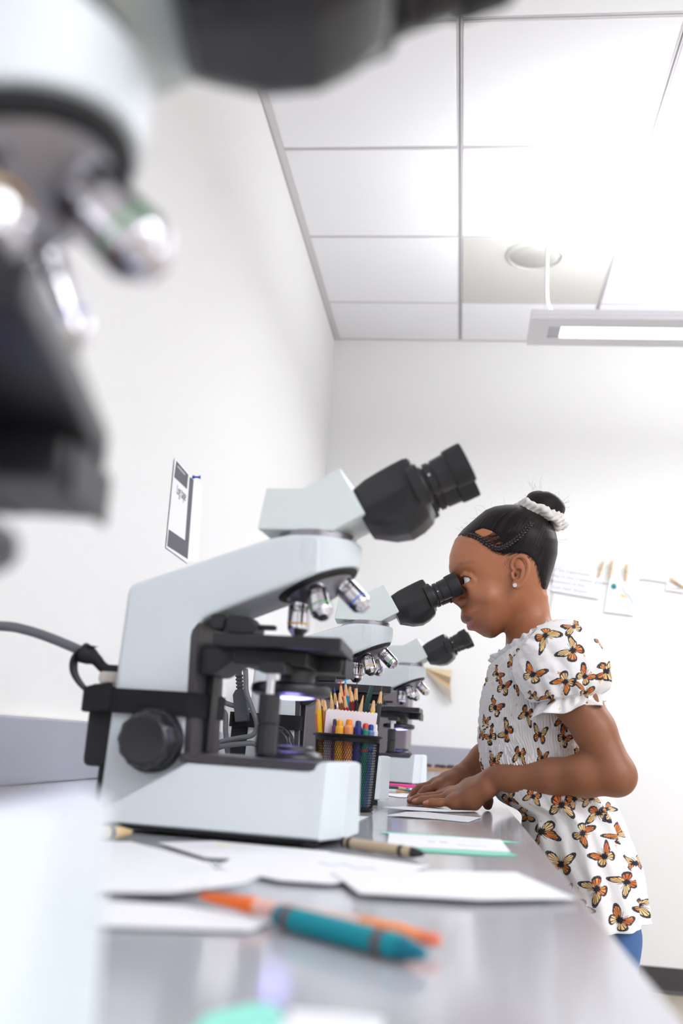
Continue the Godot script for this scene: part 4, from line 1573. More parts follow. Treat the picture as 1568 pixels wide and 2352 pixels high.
		loose.tube(curve(list, 3), [0.0001], 4)
	put("loose_hair", loose, mat(rgb(34, 27, 26), 0.5), h).set_meta("kind", "stuff")


# ---------------------------------------------------------------- her clothes
func fill_poly(im: Image, poly: PackedVector2Array, c: Color) -> void:
	# scan lines, wrapping round the sides of the picture
	var w := im.get_width()
	var h := im.get_height()
	var y0 := 1e9
	var y1 := -1e9
	for p in poly:
		y0 = minf(y0, p.y)
		y1 = maxf(y1, p.y)
	for y in range(int(floor(y0)), int(ceil(y1)) + 1):
		if y < 0 or y >= h:
			continue
		var xs := []
		var n := poly.size()
		for i in n:
			var a := poly[i]
			var b := poly[(i + 1) % n]
			var yy := y + 0.5
			if (a.y > yy) != (b.y > yy):
				xs.append(a.x + (b.x - a.x) * (yy - a.y) / (b.y - a.y))
		xs.sort()
		for k in range(0, xs.size() - 1, 2):
			var x0 := roundi(xs[k])
			var x1 := roundi(xs[k + 1])
			if x1 <= x0:
				continue
			var s := posmod(x0, w)
			var l := x1 - x0
			im.fill_rect(Rect2i(s, y, mini(l, w - s), 1), c)
			if s + l > w:
				im.fill_rect(Rect2i(0, y, s + l - w, 1), c)


# right half of a butterfly with its head up, one unit from wing tip to wing tip
const FORE := [0.02, -0.06, 0.10, -0.20, 0.22, -0.33, 0.36, -0.42, 0.46, -0.43, 0.50, -0.37, 0.47, -0.27, 0.41, -0.17, 0.36, -0.06, 0.27, 0.0, 0.14, 0.02, 0.02, 0.01]
const HIND := [0.02, -0.01, 0.14, 0.01, 0.28, 0.0, 0.36, 0.06, 0.39, 0.16, 0.35, 0.27, 0.27, 0.35, 0.18, 0.36, 0.10, 0.29, 0.05, 0.18, 0.02, 0.08]


func butterfly(im: Image, at: Vector2, across: Transform2D, r: RandomNumberGenerator) -> void:
	var black := rgb(22, 20, 38)
	var oranges := [rgb(224, 132, 62), rgb(214, 112, 50), rgb(232, 150, 78)]
	var creams := [rgb(240, 203, 140), rgb(233, 186, 116), rgb(246, 214, 160)]
	var to := func(p: Vector2) -> Vector2:
		return at + across * p
	var flip_cream := r.randf() < 0.5
	for side in [1.0, -1.0]:
		for wing in [FORE, HIND]:
			var line := pts(wing)
			var poly := PackedVector2Array()
			for p in line:
				poly.append(to.call(Vector2(p.x * side, p.y)))
			fill_poly(im, poly, black)
			var root := Vector2(0.045, -0.035) if wing == FORE else Vector2(0.05, 0.04)
			var is_fore: bool = wing == FORE
			var cells := 6 if is_fore else 5
			var first := 1 if is_fore else 1
			var last := line.size() - 2
			for k in cells:
				var a := lerpf(first, last, (k + 0.12) / cells)
				var b := lerpf(first, last, (k + 0.88) / cells)
				var cell := PackedVector2Array()
				for q in [a, (a + b) / 2, b]:
					var i: int = int(q)
					var e: Vector2 = line[i].lerp(line[mini(i + 1, line.size() - 1)], q - i)
					cell.append(root.lerp(e, 0.80 if is_fore else 0.78))
				cell.append(root.lerp(cell[2], 0.24))
				cell.append(root.lerp(cell[0], 0.24))
				var shown := PackedVector2Array()
				for p in cell:
					shown.append(to.call(Vector2(p.x * side, p.y)))
				var cream: bool = is_fore == flip_cream
				fill_poly(im, shown, (creams if cream else oranges)[r.randi_range(0, 2)])
			# pale dots along the rim
			for k in 15:
				var q := lerpf(2.0, last - 0.5, k / 14.0)
				var i: int = int(q)
				var e: Vector2 = line[i].lerp(line[mini(i + 1, line.size() - 1)], q - i)
				var d := root.lerp(e, 0.915)
				var s := 0.0085
				var dot := PackedVector2Array()
				for c in [Vector2(-s, 0), Vector2(0, -s), Vector2(s, 0), Vector2(0, s)]:
					dot.append(to.call(Vector2(d.x * side, d.y) + c))
				fill_poly(im, dot, rgb(240, 228, 214))
		# feeler
		var f := PackedVector2Array()
		for c in [Vector2(0.008, -0.1), Vector2(0.06, -0.22), Vector2(0.10, -0.29), Vector2(0.107, -0.286), Vector2(0.07, -0.215), Vector2(0.02, -0.1)]:
			f.append(to.call(Vector2(c.x * side, c.y)))
		fill_poly(im, f, black)
	var trunk := PackedVector2Array()
	for c in [Vector2(0, -0.13), Vector2(0.028, -0.09), Vector2(0.034, -0.02), Vector2(0.022, 0.1), Vector2(0, 0.19), Vector2(-0.022, 0.1), Vector2(-0.034, -0.02), Vector2(-0.028, -0.09)]:
		trunk.append(to.call(c))
	fill_poly(im, trunk, black)


func print_cloth(w: int, h: int, wide: float, high: float, flies: Array, squeeze: float, stars: int, seed_: int) -> ImageTexture:
	var im := Image.create(w, h, false, Image.FORMAT_RGB8)
	im.fill(rgb(238, 236, 237))
	var r := RandomNumberGenerator.new()
	r.seed = seed_
	var per := Vector2(w / wide, h / high)
	for i in stars:
		var c := Vector2(r.randf() * w, r.randf() * h)
		var s := r.randf_range(0.0012, 0.0036)
		var star := PackedVector2Array()
		for k in 8:
			star.append(c + Vector2.from_angle(TAU * k / 8) * s * (1.0 if k % 2 == 0 else 0.32) * per * Vector2(squeeze, 1.15))
		fill_poly(im, star, [rgb(236, 172, 74), rgb(228, 150, 60), rgb(240, 196, 120)][r.randi_range(0, 2)])
	for f in flies:
		butterfly(im, Vector2(f[0] * w, f[1] * h), Transform2D(Vector2(f[2] * w, f[4] * h), Vector2(f[3] * w, f[5] * h), Vector2.ZERO), r)
	# the side turned away carries the same print
	for f in flies:
		if absf(f[0] - 0.25) > 0.17:
			continue
		butterfly(im, Vector2((1.0 - f[0]) * w, f[1] * h), Transform2D(Vector2(-f[2] * w, f[4] * h), Vector2(-f[3] * w, f[5] * h), Vector2.ZERO), r)
	return ImageTexture.create_from_image(im)


# rings of [front x, front y, back x, back y, half width], and a function that says how far each point moves outwards
func garment(rows: Array, mid: float, n: int, sub: int, push: Callable) -> ArrayMesh:
	var vs := PackedVector3Array()
	var uv := PackedVector2Array()
	var ix := PackedInt32Array()
	var len := [0.0]
	for i in range(1, rows.size()):
		len.append(len[i - 1] + 0.5 * (Vector2(rows[i][0], rows[i][1]).distance_to(Vector2(rows[i - 1][0], rows[i - 1][1])) + Vector2(rows[i][2], rows[i][3]).distance_to(Vector2(rows[i - 1][2], rows[i - 1][3]))))
	var total: float = len[rows.size() - 1]
	var count := 0
	for i in rows.size():
		for s in (sub if i < rows.size() - 1 else 1):
			var f := float(s) / sub
			var q := [0.0, 0.0, 0.0, 0.0, 0.0]
			for c in 5:
				var p0: float = rows[maxi(i - 1, 0)][c]
				var p1: float = rows[i][c]
				var p2: float = rows[mini(i + 1, rows.size() - 1)][c]
				var p3: float = rows[mini(i + 2, rows.size() - 1)][c]
				q[c] = cubic_interpolate(p1, p2, p0, p3, f)
			var v: float = lerpf(len[i], len[mini(i + 1, rows.size() - 1)], f) / total
			var a := Vector2(q[0], q[1])
			var b := Vector2(q[2], q[3])
			var dir := (b - a).normalized()
			var up := Vector3(dir.y, -dir.x, 0)   # down along the cloth
			count += 1
			for j in n + 1:
				var th := TAU * j / n
				var p := a.lerp(b, (1.0 - cos(th)) / 2.0)
				var out := Vector3(-dir.x * cos(th), -dir.y * cos(th), sin(th)).normalized()
				var m: Vector2 = push.call(th, v)
				vs.append(Vector3(p.x, p.y, mid + q[4] * sin(th)) + out * m.x + up * m.y)
				uv.append(Vector2(float(j) / n, v))
	for k in count - 1:
		for j in n:
			var q := k * (n + 1) + j
			ix.append_array(PackedInt32Array([q, q + n + 2, q + n + 1, q, q + 1, q + n + 2]))
	return smooth_mesh(vs, ix, uv)


func cloth(tex: Texture2D) -> StandardMaterial3D:
	var o := mat(Color.WHITE, 0.78)
	o.albedo_texture = tex
	o.backlight_enabled = true
	o.backlight = Color(0.12, 0.12, 0.12)
	return o


func clothes(t: Node3D, shift: Vector3) -> void:
	var n1 := FastNoiseLite.new()
	n1.seed = 71
	n1.frequency = 1.0
	var gathered := func(th: float, v: float) -> Vector2:
		# shirred: narrow upright pleats held by rows of elastic thread
		var wob := n1.get_noise_3d(cos(th) * 2.0, sin(th) * 2.0, v * 5.0) * 2.2
		var pleat := (absf(sin(th * 68.0 + wob * 3.0)) - 0.5) * 0.0036 + sin(th * 41.0 - wob * 4.0) * 0.0008
		var thread := pow(absf(sin(v * PI * 13.0)), 0.35)
		return Vector2(pleat * (0.45 + 0.55 * thread) + 0.0014 * thread + n1.get_noise_3d(cos(th) * 3.0, sin(th) * 3.0, v * 9.0) * 0.0016, 0.0)
	var top := put("bodice", garment(BODICE, MID, 960, 8, gathered), cloth(print_cloth(1536, 768, 0.64, 0.170, BODICE_FLIES, 0.62, 70, 3)), t)
	top.position = shift
	var rim_ := func(th: float, v: float) -> Vector2:
		return Vector2((0.0045 * sin(th * 17.0) + 0.0032 * sin(th * 29.0 + 1.0)) * (1.0 - v), 0.0018 * sin(th * 23.0) * (1.0 - v))
	var b0: Array = BODICE[0]
	var frill := [[b0[0] - 0.0045, b0[1] + 0.0078, b0[2] - 0.0005, b0[3] + 0.004, 0.085], [b0[0] - 0.002, b0[1] + 0.004, b0[2] - 0.0005, b0[3] + 0.003, 0.083], [b0[0] + 0.001, b0[1] - 0.001, b0[2], b0[3] - 0.001, 0.080]]
	var white := mat(rgb(236, 234, 236), 0.8)
	white.backlight_enabled = true
	white.backlight = Color(0.12, 0.12, 0.12)
	put("neck_frill", garment(frill, MID, 260, 4, rim_), white, t).position = shift
	var hang := func(th: float, v: float) -> Vector2:
		# soft folds that fall from the waist seam
		var deep := smoothstep(0.0, 0.35, v)
		var d := 0.0035 * sin(th * 9.0 + v * 1.5) + 0.0026 * sin(th * 17.0 + 2.0 - v * 2.0) + n1.get_noise_3d(cos(th) * 1.6, sin(th) * 1.6, v * 2.5) * 0.006
		var seam := 0.0016 * sin(th * 60.0) * (1.0 - smoothstep(0.0, 0.22, v))
		return Vector2(d * deep + seam + 0.001, 0.0)
	var sk := put("skirt", garment(SKIRT, MID, 260, 9, hang), cloth(print_cloth(1792, 768, 0.72, 0.219, SKIRT_FLIES, 1.0, 110, 4)), t)
	sk.position = shift
	var edge := Geo.new()
	var last: Array = SKIRT[SKIRT.size() - 1]
	var path := PackedVector3Array()
	for j in 121:
		var th := TAU * j / 120
		var p := Vector2(last[0], last[1]).lerp(Vector2(last[2], last[3]), (1.0 - cos(th)) / 2.0)
		var m: Vector2 = hang.call(th, 1.0)
		path.append(Vector3(p.x - m.x * cos(th), p.y, MID + last[4] * sin(th) + m.x * sin(th)))
	edge.tube(path, [0.0013], 6)
	put("hem", edge, white, sk)
	var puff := func(th: float, v: float) -> Vector2:
		var mid := sin(PI * clampf(v / 0.9, 0.0, 1.0))
		var fold := (0.0030 * sin(th * 11.0 + v * 3.0) + 0.0022 * sin(th * 19.0 + 1.0)) * (0.35 + smoothstep(0.55, 0.88, v))
		var ruffle := smoothstep(0.9, 1.0, v) * (0.0055 * sin(th * 8.0) + 0.004 * sin(th * 13.0 + 2.0))
		return Vector2(mid * 0.004 + fold * (1.0 - smoothstep(0.9, 1.0, v)) + ruffle + n1.get_noise_3d(cos(th) * 1.5, sin(th) * 1.5, v * 3.0) * 0.005, smoothstep(0.9, 1.0, v) * 0.004 * sin(th * 5.0 + 1.0))
	var sleeve_m := cloth(print_cloth(1024, 640, 0.40, 0.129, SLEEVE_FLIES, 1.0, 60, 5))
	for s in [1.0, -1.0]:
		var sl := put("sleeve", garment(SLEEVE, 0.0, 200, 7, puff), sleeve_m, t)
		sl.position = shift + Vector3(0, 0, MID + s * 0.141)
		sl.scale.z = s
		var cuff := Geo.new()
		var c: Array = SLEEVE[SLEEVE.size() - 1]
		var round_ := PackedVector3Array()
		for j in 161:
			var th := TAU * j / 160
			var a := Vector2(c[0], c[1])
			var b := Vector2(c[2], c[3])
			var dir := (b - a).normalized()
			var p := a.lerp(b, (1.0 - cos(th)) / 2.0)
			var m: Vector2 = puff.call(th, 1.0)
			round_.append(Vector3(p.x, p.y, c[4] * sin(th)) + Vector3(-dir.x * cos(th), -dir.y * cos(th), sin(th)) * m.x + Vector3(dir.y, -dir.x, 0) * m.y)
		cuff.tube(round_, [0.0012], 6)
		put("cuff_edge", cuff, white, sl)


func legs(t: Node3D, shift: Vector3) -> void:
	var denim := bumpy(mat(rgb(72, 108, 160), 0.8), noise_tex(0.5, 61), 0.01, 60.0)
	var vs := PackedVector3Array()
	var ix := PackedInt32Array()
	var f := Field.new(Vector3(0.12, 0.04, MID - 0.16), Vector3(0.33, 0.84, MID + 0.16), 0.008)
	f.cap(Vector3(0.200, 0.745, MID - 0.05), Vector3(0.200, 0.745, MID + 0.05), 0.052, 0.052, 0.03)
	for s in [1.0, -1.0]:
		f.chain([Vector3(0.206, 0.73, MID + s * 0.058), Vector3(0.2245, 0.67, MID + s * 0.066), Vector3(0.2265, 0.43, MID + s * 0.07), Vector3(0.232, 0.07, MID + s * 0.07)], [0.055, 0.0515, 0.044, 0.034], 0.02)
	f.nets(vs, ix)
	put("jeans", smooth_mesh(vs, ix), denim, t).position = shift
	for s in [1.0, -1.0]:
		var g := Geo.new()
		g.xf = Transform3D(Basis(Vector3.RIGHT, -PI / 2), Vector3(0.225, 0, MID + s * 0.07))
		g.prism(Geo.rounded(pts([-0.13, -0.022, -0.10, -0.036, 0.04, -0.032, 0.062, -0.02, 0.062, 0.02, 0.04, 0.032, -0.10, 0.036, -0.13, 0.022]), 0.03, 4), 0.0, 0.022, 0.003)
		g.prism(Geo.rounded(pts([-0.122, -0.02, -0.09, -0.033, 0.04, -0.030, 0.055, -0.018, 0.055, 0.018, 0.04, 0.030, -0.09, 0.033, -0.122, 0.02]), 0.03, 4), 0.018, 0.062, 0.022, 5)
		put("shoe", g, mat(rgb(225, 222, 220), 0.6), t).position = shift


# ---------------------------------------------------------------- pencil cup
const CUP := Vector3(-0.1625, 0, -1.472)


func pencil(parent_label: String, called: String, a: Vector3, b: Vector3, paint: Color, lead: Color, kind := "sharp", group := "coloured pencils in the mesh cup") -> void:
	# a is the bottom end, b the tip
	var t := thing(called, parent_label, "pencil", a, 0.0, group)
	var l := a.distance_to(b)
	t.basis = Geo.axis(Vector3.ZERO, b - a).basis
	var wood := mat(rgb(222, 178, 128), 0.7)
	var r := 0.0037
	var top := l if kind == "flat" else l - (0.024 if kind == "sharp" else 0.014)
	var g := Geo.new()
	g.lathe([Vector2(0.0031, 0.0), Vector2(r, 0.0006), Vector2(r, top - 0.001), Vector2(r * 0.96, top)], 6)
	put("barrel", g, mat(paint, 0.35), t)
	if kind == "flat":
		var f := Geo.new()
		f.lathe([Vector2(r * 0.55, top), Vector2(r * 0.5, top + 0.0003)], 10)
		put("lead", f, mat(lead, 0.5), t)
		return
	var c := Geo.new()
	var tip := 0.0016 if kind == "sharp" else 0.0018
	var cone := l - (0.0085 if kind == "sharp" else 0.0018)
	# scalloped edge where the paint was cut away
	var rings := []
	for k in 3:
		var ring := PackedVector3Array()
		for j in 24:
			var an := TAU * j / 24
			var rad: float = [r * 0.99, r * 0.90, tip][k]
			var y: float = [top - 0.0015 + 0.0014 * cos(an * 6.0), top + 0.0015, cone][k]
			ring.append(Vector3(rad * cos(an), y, -rad * sin(an)))
		rings.append(ring)
	c.loft(rings)
	put("wood", c, wood, t)
	var d := Geo.new()
	d.lathe([Vector2(tip, cone - 0.0002), Vector2(tip * 0.4, l - 0.0005), Vector2(0.0, l)], 12)
	put("lead", d, mat(lead, 0.5), t)


func marker(label: String, a: Vector3, b: Vector3, body: Color, tip: Color, r: float) -> void:
	var t := thing("marker_pen", label, "marker", a, 0.0, "felt pens in front of the white card")
	t.basis = Geo.axis(Vector3.ZERO, b - a).basis
	var l := a.distance_to(b)
	var g := Geo.new()
	g.lathe([Vector2(r * 0.8, 0), Vector2(r, 0.002), Vector2(r, l - 0.0115), Vector2(r * 0.93, l - 0.0105), Vector2(r * 0.72, l - 0.0085)], 22)
	put("barrel", g, mat(body, 0.4), t)
	var c := Geo.new()
	c.lathe([Vector2(r * 0.72, l - 0.0088), Vector2(r * 0.70, l - 0.003), Vector2(r * 0.55, l - 0.0008), Vector2(0.0, l)], 18)
	put("end_plug", c, mat(tip, 0.4), t)
	var k := Geo.new()
	k.lathe([Vector2(r * 1.01, l * 0.66), Vector2(r * 1.04, l * 0.66 + 0.0006), Vector2(r * 1.04, l * 0.68), Vector2(r * 1.01, l * 0.68 + 0.0006)], 22)
	put("ring", k, mat(tip, 0.4), t)


func pencil_cup() -> void:
	var o := at_counter(CUP.x, CUP.z, 0.0006)
	var t := thing("pencil_cup", "black wire mesh cup full of coloured pencils and felt pens", "cup", o)
	var wire := mat(rgb(22, 22, 25), 0.4, 0.5)
	var rt := 0.0462
	var rb := 0.0418
	var h := 0.1035
	var rim := Geo.new()
	rim.lathe([Vector2(rt - 0.001, h - 0.009), Vector2(rt + 0.0006, h - 0.0088), Vector2(rt + 0.0012, h - 0.003), Vector2(0.0500, h - 0.0022), Vector2(0.0512, h), Vector2(0.0504, h + 0.0014), Vector2(0.0488, h + 0.0008), Vector2(rt - 0.0004, h - 0.0008), Vector2(rt - 0.001, h - 0.009)], 64)
	put("rim", rim, wire, t)
	var foot := Geo.new()
	foot.lathe([Vector2(0.0, 0.0), Vector2(0.0405, 0.0), Vector2(0.0418, 0.001), Vector2(0.0425, 0.0035), Vector2(0.0415, 0.005), Vector2(0.040, 0.0035), Vector2(0.0, 0.003)], 64)
	put("foot", foot, wire, t)
	var net := Geo.new()
	var n := 84
	for s in [1.0, -1.0]:
		for i in n:
			var path := PackedVector3Array()
			for k in 13:
				var f := k / 12.0
				var a: float = TAU * i / n + s * f * 0.95
				var y := lerpf(0.0042, h - 0.0075, f)
				var r: float = lerpf(rb, rt, f) - 0.0022 * pow(maxf(0.0, 1.0 - f * 9.0), 2.0) + s * 0.0002
				path.append(Vector3(r * cos(a), y, r * sin(a)))
			net.tube(path, [0.00042], 4)
	put("wire_mesh", net, wire, t)
	var P := [
		["coloured_pencil", "orange pencil behind the yellow one at the cup's edge by the big microscope", -0.0498, 0.1566, -0.001, -0.0305, 0.0, rgb(236, 108, 40), rgb(235, 84, 40), "sharp"],
		["coloured_pencil", "golden yellow pencil with a blunt tip beside the tan one", -0.0454, 0.1529, 0.0100, -0.0269, 0.0080, rgb(242, 186, 20), rgb(222, 178, 128), "blunt"],
		["coloured_pencil", "tan pencil with a long bare wood tip", -0.0365, 0.1521, 0.0100, -0.0207, 0.0080, rgb(190, 124, 82), rgb(205, 150, 110), "blunt"],
		["coloured_pencil", "dark purple pencil half hidden behind the tan one", -0.0429, 0.1586, -0.0120, -0.0305, -0.0080, rgb(44, 36, 62), rgb(222, 178, 128), "blunt"],
		["coloured_pencil", "bright lemon yellow pencil near the middle of the cup", -0.0301, 0.1651, -0.0060, -0.0077, -0.0048, rgb(246, 228, 10), rgb(240, 220, 40), "sharp"],
		["coloured_pencil", "dark blue pencil with a blue tip behind the lemon yellow one", -0.0271, 0.1718, -0.0180, 0.0022, -0.0188, rgb(30, 42, 122), rgb(34, 50, 150), "sharp"],
		["coloured_pencil", "short white pencil just above the white card", -0.0189, 0.1512, 0.0020, -0.0019, 0.0016, rgb(238, 238, 238), rgb(245, 245, 245), "sharp"],
		["coloured_pencil", "brown pencil with a blunt tip beside the red ones", -0.0169, 0.1644, -0.0050, 0.0080, -0.0040, rgb(128, 72, 42), rgb(222, 178, 128), "blunt"],
		["coloured_pencil", "tall red pencil with a red tip beside the light blue one", -0.0185, 0.1833, -0.0210, 0.0008, -0.0268, rgb(204, 30, 30), rgb(206, 34, 34), "sharp"],
		["coloured_pencil", "lower red pencil in front of the light blue one", -0.0113, 0.1683, -0.0110, 0.0159, -0.0100, rgb(196, 24, 26), rgb(206, 34, 34), "sharp"],
		["coloured_pencil", "light blue pencil, tallest of the cup", -0.0127, 0.1861, -0.0300, 0.0107, -0.0240, rgb(12, 164, 214), rgb(0, 150, 214), "sharp"],
		["coloured_pencil", "dark red pencil with a bare wood end and no tip", -0.0008, 0.1680, -0.0120, 0.0189, -0.0136, rgb(124, 26, 32), rgb(222, 178, 128), "blunt"],
		["coloured_pencil", "thin rose coloured pencil deep in the back of the cup", -0.0050, 0.1765, -0.0330, -0.0093, -0.0282, rgb(150, 76, 88), rgb(150, 76, 88), "blunt"],
		["coloured_pencil", "reddish orange pencil end showing behind the dark red one", 0.0026, 0.1735, -0.0330, 0.0010, -0.0302, rgb(212, 84, 42), rgb(222, 90, 50), "sharp"],
		["coloured_pencil", "black pencil with a long dark tip", 0.0060, 0.1812, -0.0240, 0.0019, -0.0228, rgb(26, 28, 34), rgb(44, 42, 44), "sharp"],
		["coloured_pencil", "light orange pencil leaning towards the green one", 0.0186, 0.1623, -0.0030, -0.0035, 0.002, rgb(244, 164, 62), rgb(244, 170, 110), "sharp"],
		["coloured_pencil", "dark green pencil turned flat end up", 0.0298, 0.1774, -0.0170, -0.0102, -0.0036, rgb(20, 60, 62), rgb(30, 90, 80), "flat"],
		["coloured_pencil", "short yellow pencil beside the grey one", 0.0347, 0.1559, 0.0000, 0.0250, 0.0010, rgb(244, 204, 24), rgb(222, 178, 128), "blunt"],
		["coloured_pencil", "dark grey pencil at the edge of the cup by the girl's microscope", 0.0444, 0.1777, -0.0100, 0.0302, -0.0124, rgb(58, 62, 68), rgb(60, 76, 78), "sharp"],
	]
	for p in P:
		pencil(p[1], p[0], o + Vector3(p[5], 0.0045, p[6]), o + Vector3(p[2], p[3], p[4]), p[7], p[8], p[9])
	var F := [
		["purple felt pen with a dark end", -0.0178, 0.1255, 0.0245, rgb(112, 52, 112), rgb(58, 48, 58), 0.0040],
		["golden yellow felt pen beside the orange one", -0.0099, 0.1247, 0.0275, rgb(246, 176, 50), rgb(250, 170, 20), 0.0062],
		["orange felt pen in the middle of the row", 0.0035, 0.1262, 0.0275, rgb(236, 152, 92), rgb(244, 138, 40), 0.0069],
		["navy blue felt pen", 0.0165, 0.1251, 0.0255, rgb(26, 36, 124), rgb(34, 42, 100), 0.0060],
		["teal felt pen with a red end", 0.0268, 0.1223, 0.0180, rgb(24, 132, 118), rgb(222, 64, 56), 0.0058],
		["dusty blue felt pen with a navy end", 0.0335, 0.1213, 0.0075, rgb(98, 132, 186), rgb(24, 60, 150), 0.0056],
		["white felt pen next to the clear one", 0.0385, 0.1223, -0.0042, rgb(226, 228, 234), rgb(238, 238, 244), 0.0050],
		["green felt pen peeping out behind the teal one", 0.0282, 0.1258, -0.0085, rgb(40, 150, 96), rgb(30, 160, 100), 0.0045],
		["small yellow felt pen behind the navy one", 0.0195, 0.1252, 0.0060, rgb(240, 190, 60), rgb(250, 190, 40), 0.0038],
	]
	for f in F:
		var top := Vector3(f[1], f[2], f[3])
		marker(f[0], o + Vector3(f[1] * 0.84 + 0.0005, 0.0045, f[3] * 0.84), o + top, f[4], f[5], f[6])
	# a white card with a scalloped edge stands between pencils and pens
	var edge := PackedVector2Array()
	edge.append(Vector2(-0.026, 0.006))
	edge.append(Vector2(0.030, 0.006))
	edge.append(Vector2(0.042, 0.137))
	for k in 15:
		for j in 5:
			var f := (k + j / 5.0) / 15.0
			edge.append(Vector2(lerpf(0.042, -0.0305, f), lerpf(0.1362, 0.1380, f) + 0.0017 * sin(PI * j / 5.0)))
	edge.append(Vector2(-0.0315, 0.136))
	var card := Geo.new()
	card.prism(edge, -0.0003, 0.0003)
	var c := thing("paper_card", "white card with a scalloped edge between the pencils and the felt pens", "card", o + Vector3(0, 0, 0.0115))
	c.rotation.y = 0.10
	put("sheet", card, mat(rgb(236, 226, 232), 0.8), c)
	var fold := Geo.new()
	fold.prism(pts([-0.0325, 0.136, -0.0335, 0.09, -0.026, 0.006, -0.019, 0.04, -0.0205, 0.100, -0.0235, 0.109, -0.022, 0.114, -0.0255, 0.119, -0.024, 0.124, -0.0275, 0.129, -0.0265, 0.134]), 0.0008, 0.0014)
	put("folded_edge", fold, mat(rgb(232, 216, 222), 0.8), c)


# ---------------------------------------------------------------- papers and crayons
func sheet(label: String, poly: Array, level: int, tint := Color(0.94, 0.94, 0.955), category := "paper", called := "paper_sheet", lift := 0.0, group := "") -> Node3D:
	# poly of x, z on the worktop; lift bends the side nearest the back up a little
	var p := pts(poly)
	var mid := Vector2.ZERO
	for q in p:
		mid += q
	mid /= p.size()
	var t := thing(called, label, category, at_counter(mid.x, mid.y, 0.0007 + level * 0.0009), 0.0, group)
	var flat := PackedVector2Array()
	var n := p.size()
	for i in n:
		for s in 6:
			var q := p[i].lerp(p[(i + 1) % n], s / 6.0) - mid
			flat.append(Vector2(q.x, -q.y))
	if not Geometry2D.is_polygon_clockwise(flat):
		pass
	else:
		flat.reverse()
	var g := Geo.new()
	var r := RandomNumberGenerator.new()
	r.seed = hash(label)
	var ph := r.randf() * 6.0
	var rings := [[], []]
	var top := PackedVector3Array()
	var low := PackedVector3Array()
	for q in flat:
		var e := lift * (0.5 + 0.5 * sin(q.x * 42.0 + ph)) * clampf(q.length() / 0.06, 0.0, 1.0)
		low.append(Vector3(q.x, e, -q.y))
		top.append(Vector3(q.x, e + 0.0004, -q.y))
	g.loft([low, top])
	put("sheet", g, mat(tint, 0.75), t)
	return t


func scribble(t: Node3D, path: Array, r: float, c: Color) -> void:
	# a drawn line: ink lying on the sheet
	var list := []
	for i in range(0, path.size(), 2):
		list.append(Vector3(path[i] - t.position.x, 0.0005, path[i + 1] - t.position.z))
	var line := curve(list, 4)
	var g := Geo.new()
	g.ribbon(line, Vector3(0, 0, r), Vector3(0, 0.0001, 0))
	put("drawn_line", g, mat(c, 0.7), t)


func crayon(label: String, a: Vector3, b: Vector3, r: float, wrap: Color, band: Color, tip: Color, category := "crayon", group := "") -> void:
	var t := thing("crayon", label, category, a, 0.0, group)
	t.basis = Geo.axis(Vector3.ZERO, b - a).basis
	var l := a.distance_to(b)
	var g := Geo.new()
	g.lathe([Vector2(r, l * 0.05), Vector2(r * 1.04, l * 0.055), Vector2(r * 1.04, l * 0.86), Vector2(r, l * 0.865)], 22)
	put("paper_wrap", g, mat(wrap, 0.7), t)
	var w := Geo.new()
	w.lathe([Vector2(r * 0.9, 0), Vector2(r * 0.98, 0.0008), Vector2(r * 0.98, l * 0.87), Vector2(r * 0.94, l * 0.89), Vector2(r * 0.5, l - 0.001), Vector2(r * 0.42, l)], 22)
	put("wax", w, mat(tip, 0.5), t)
	for f in [0.075, 0.72]:
		var k := Geo.new()
		k.lathe([Vector2(r * 1.03, l * f), Vector2(r * 1.06, l * f + 0.0002), Vector2(r * 1.06, l * f + 0.0046), Vector2(r * 1.03, l * f + 0.0048)], 22)
		put("printed_band", k, mat(band, 0.7), t)


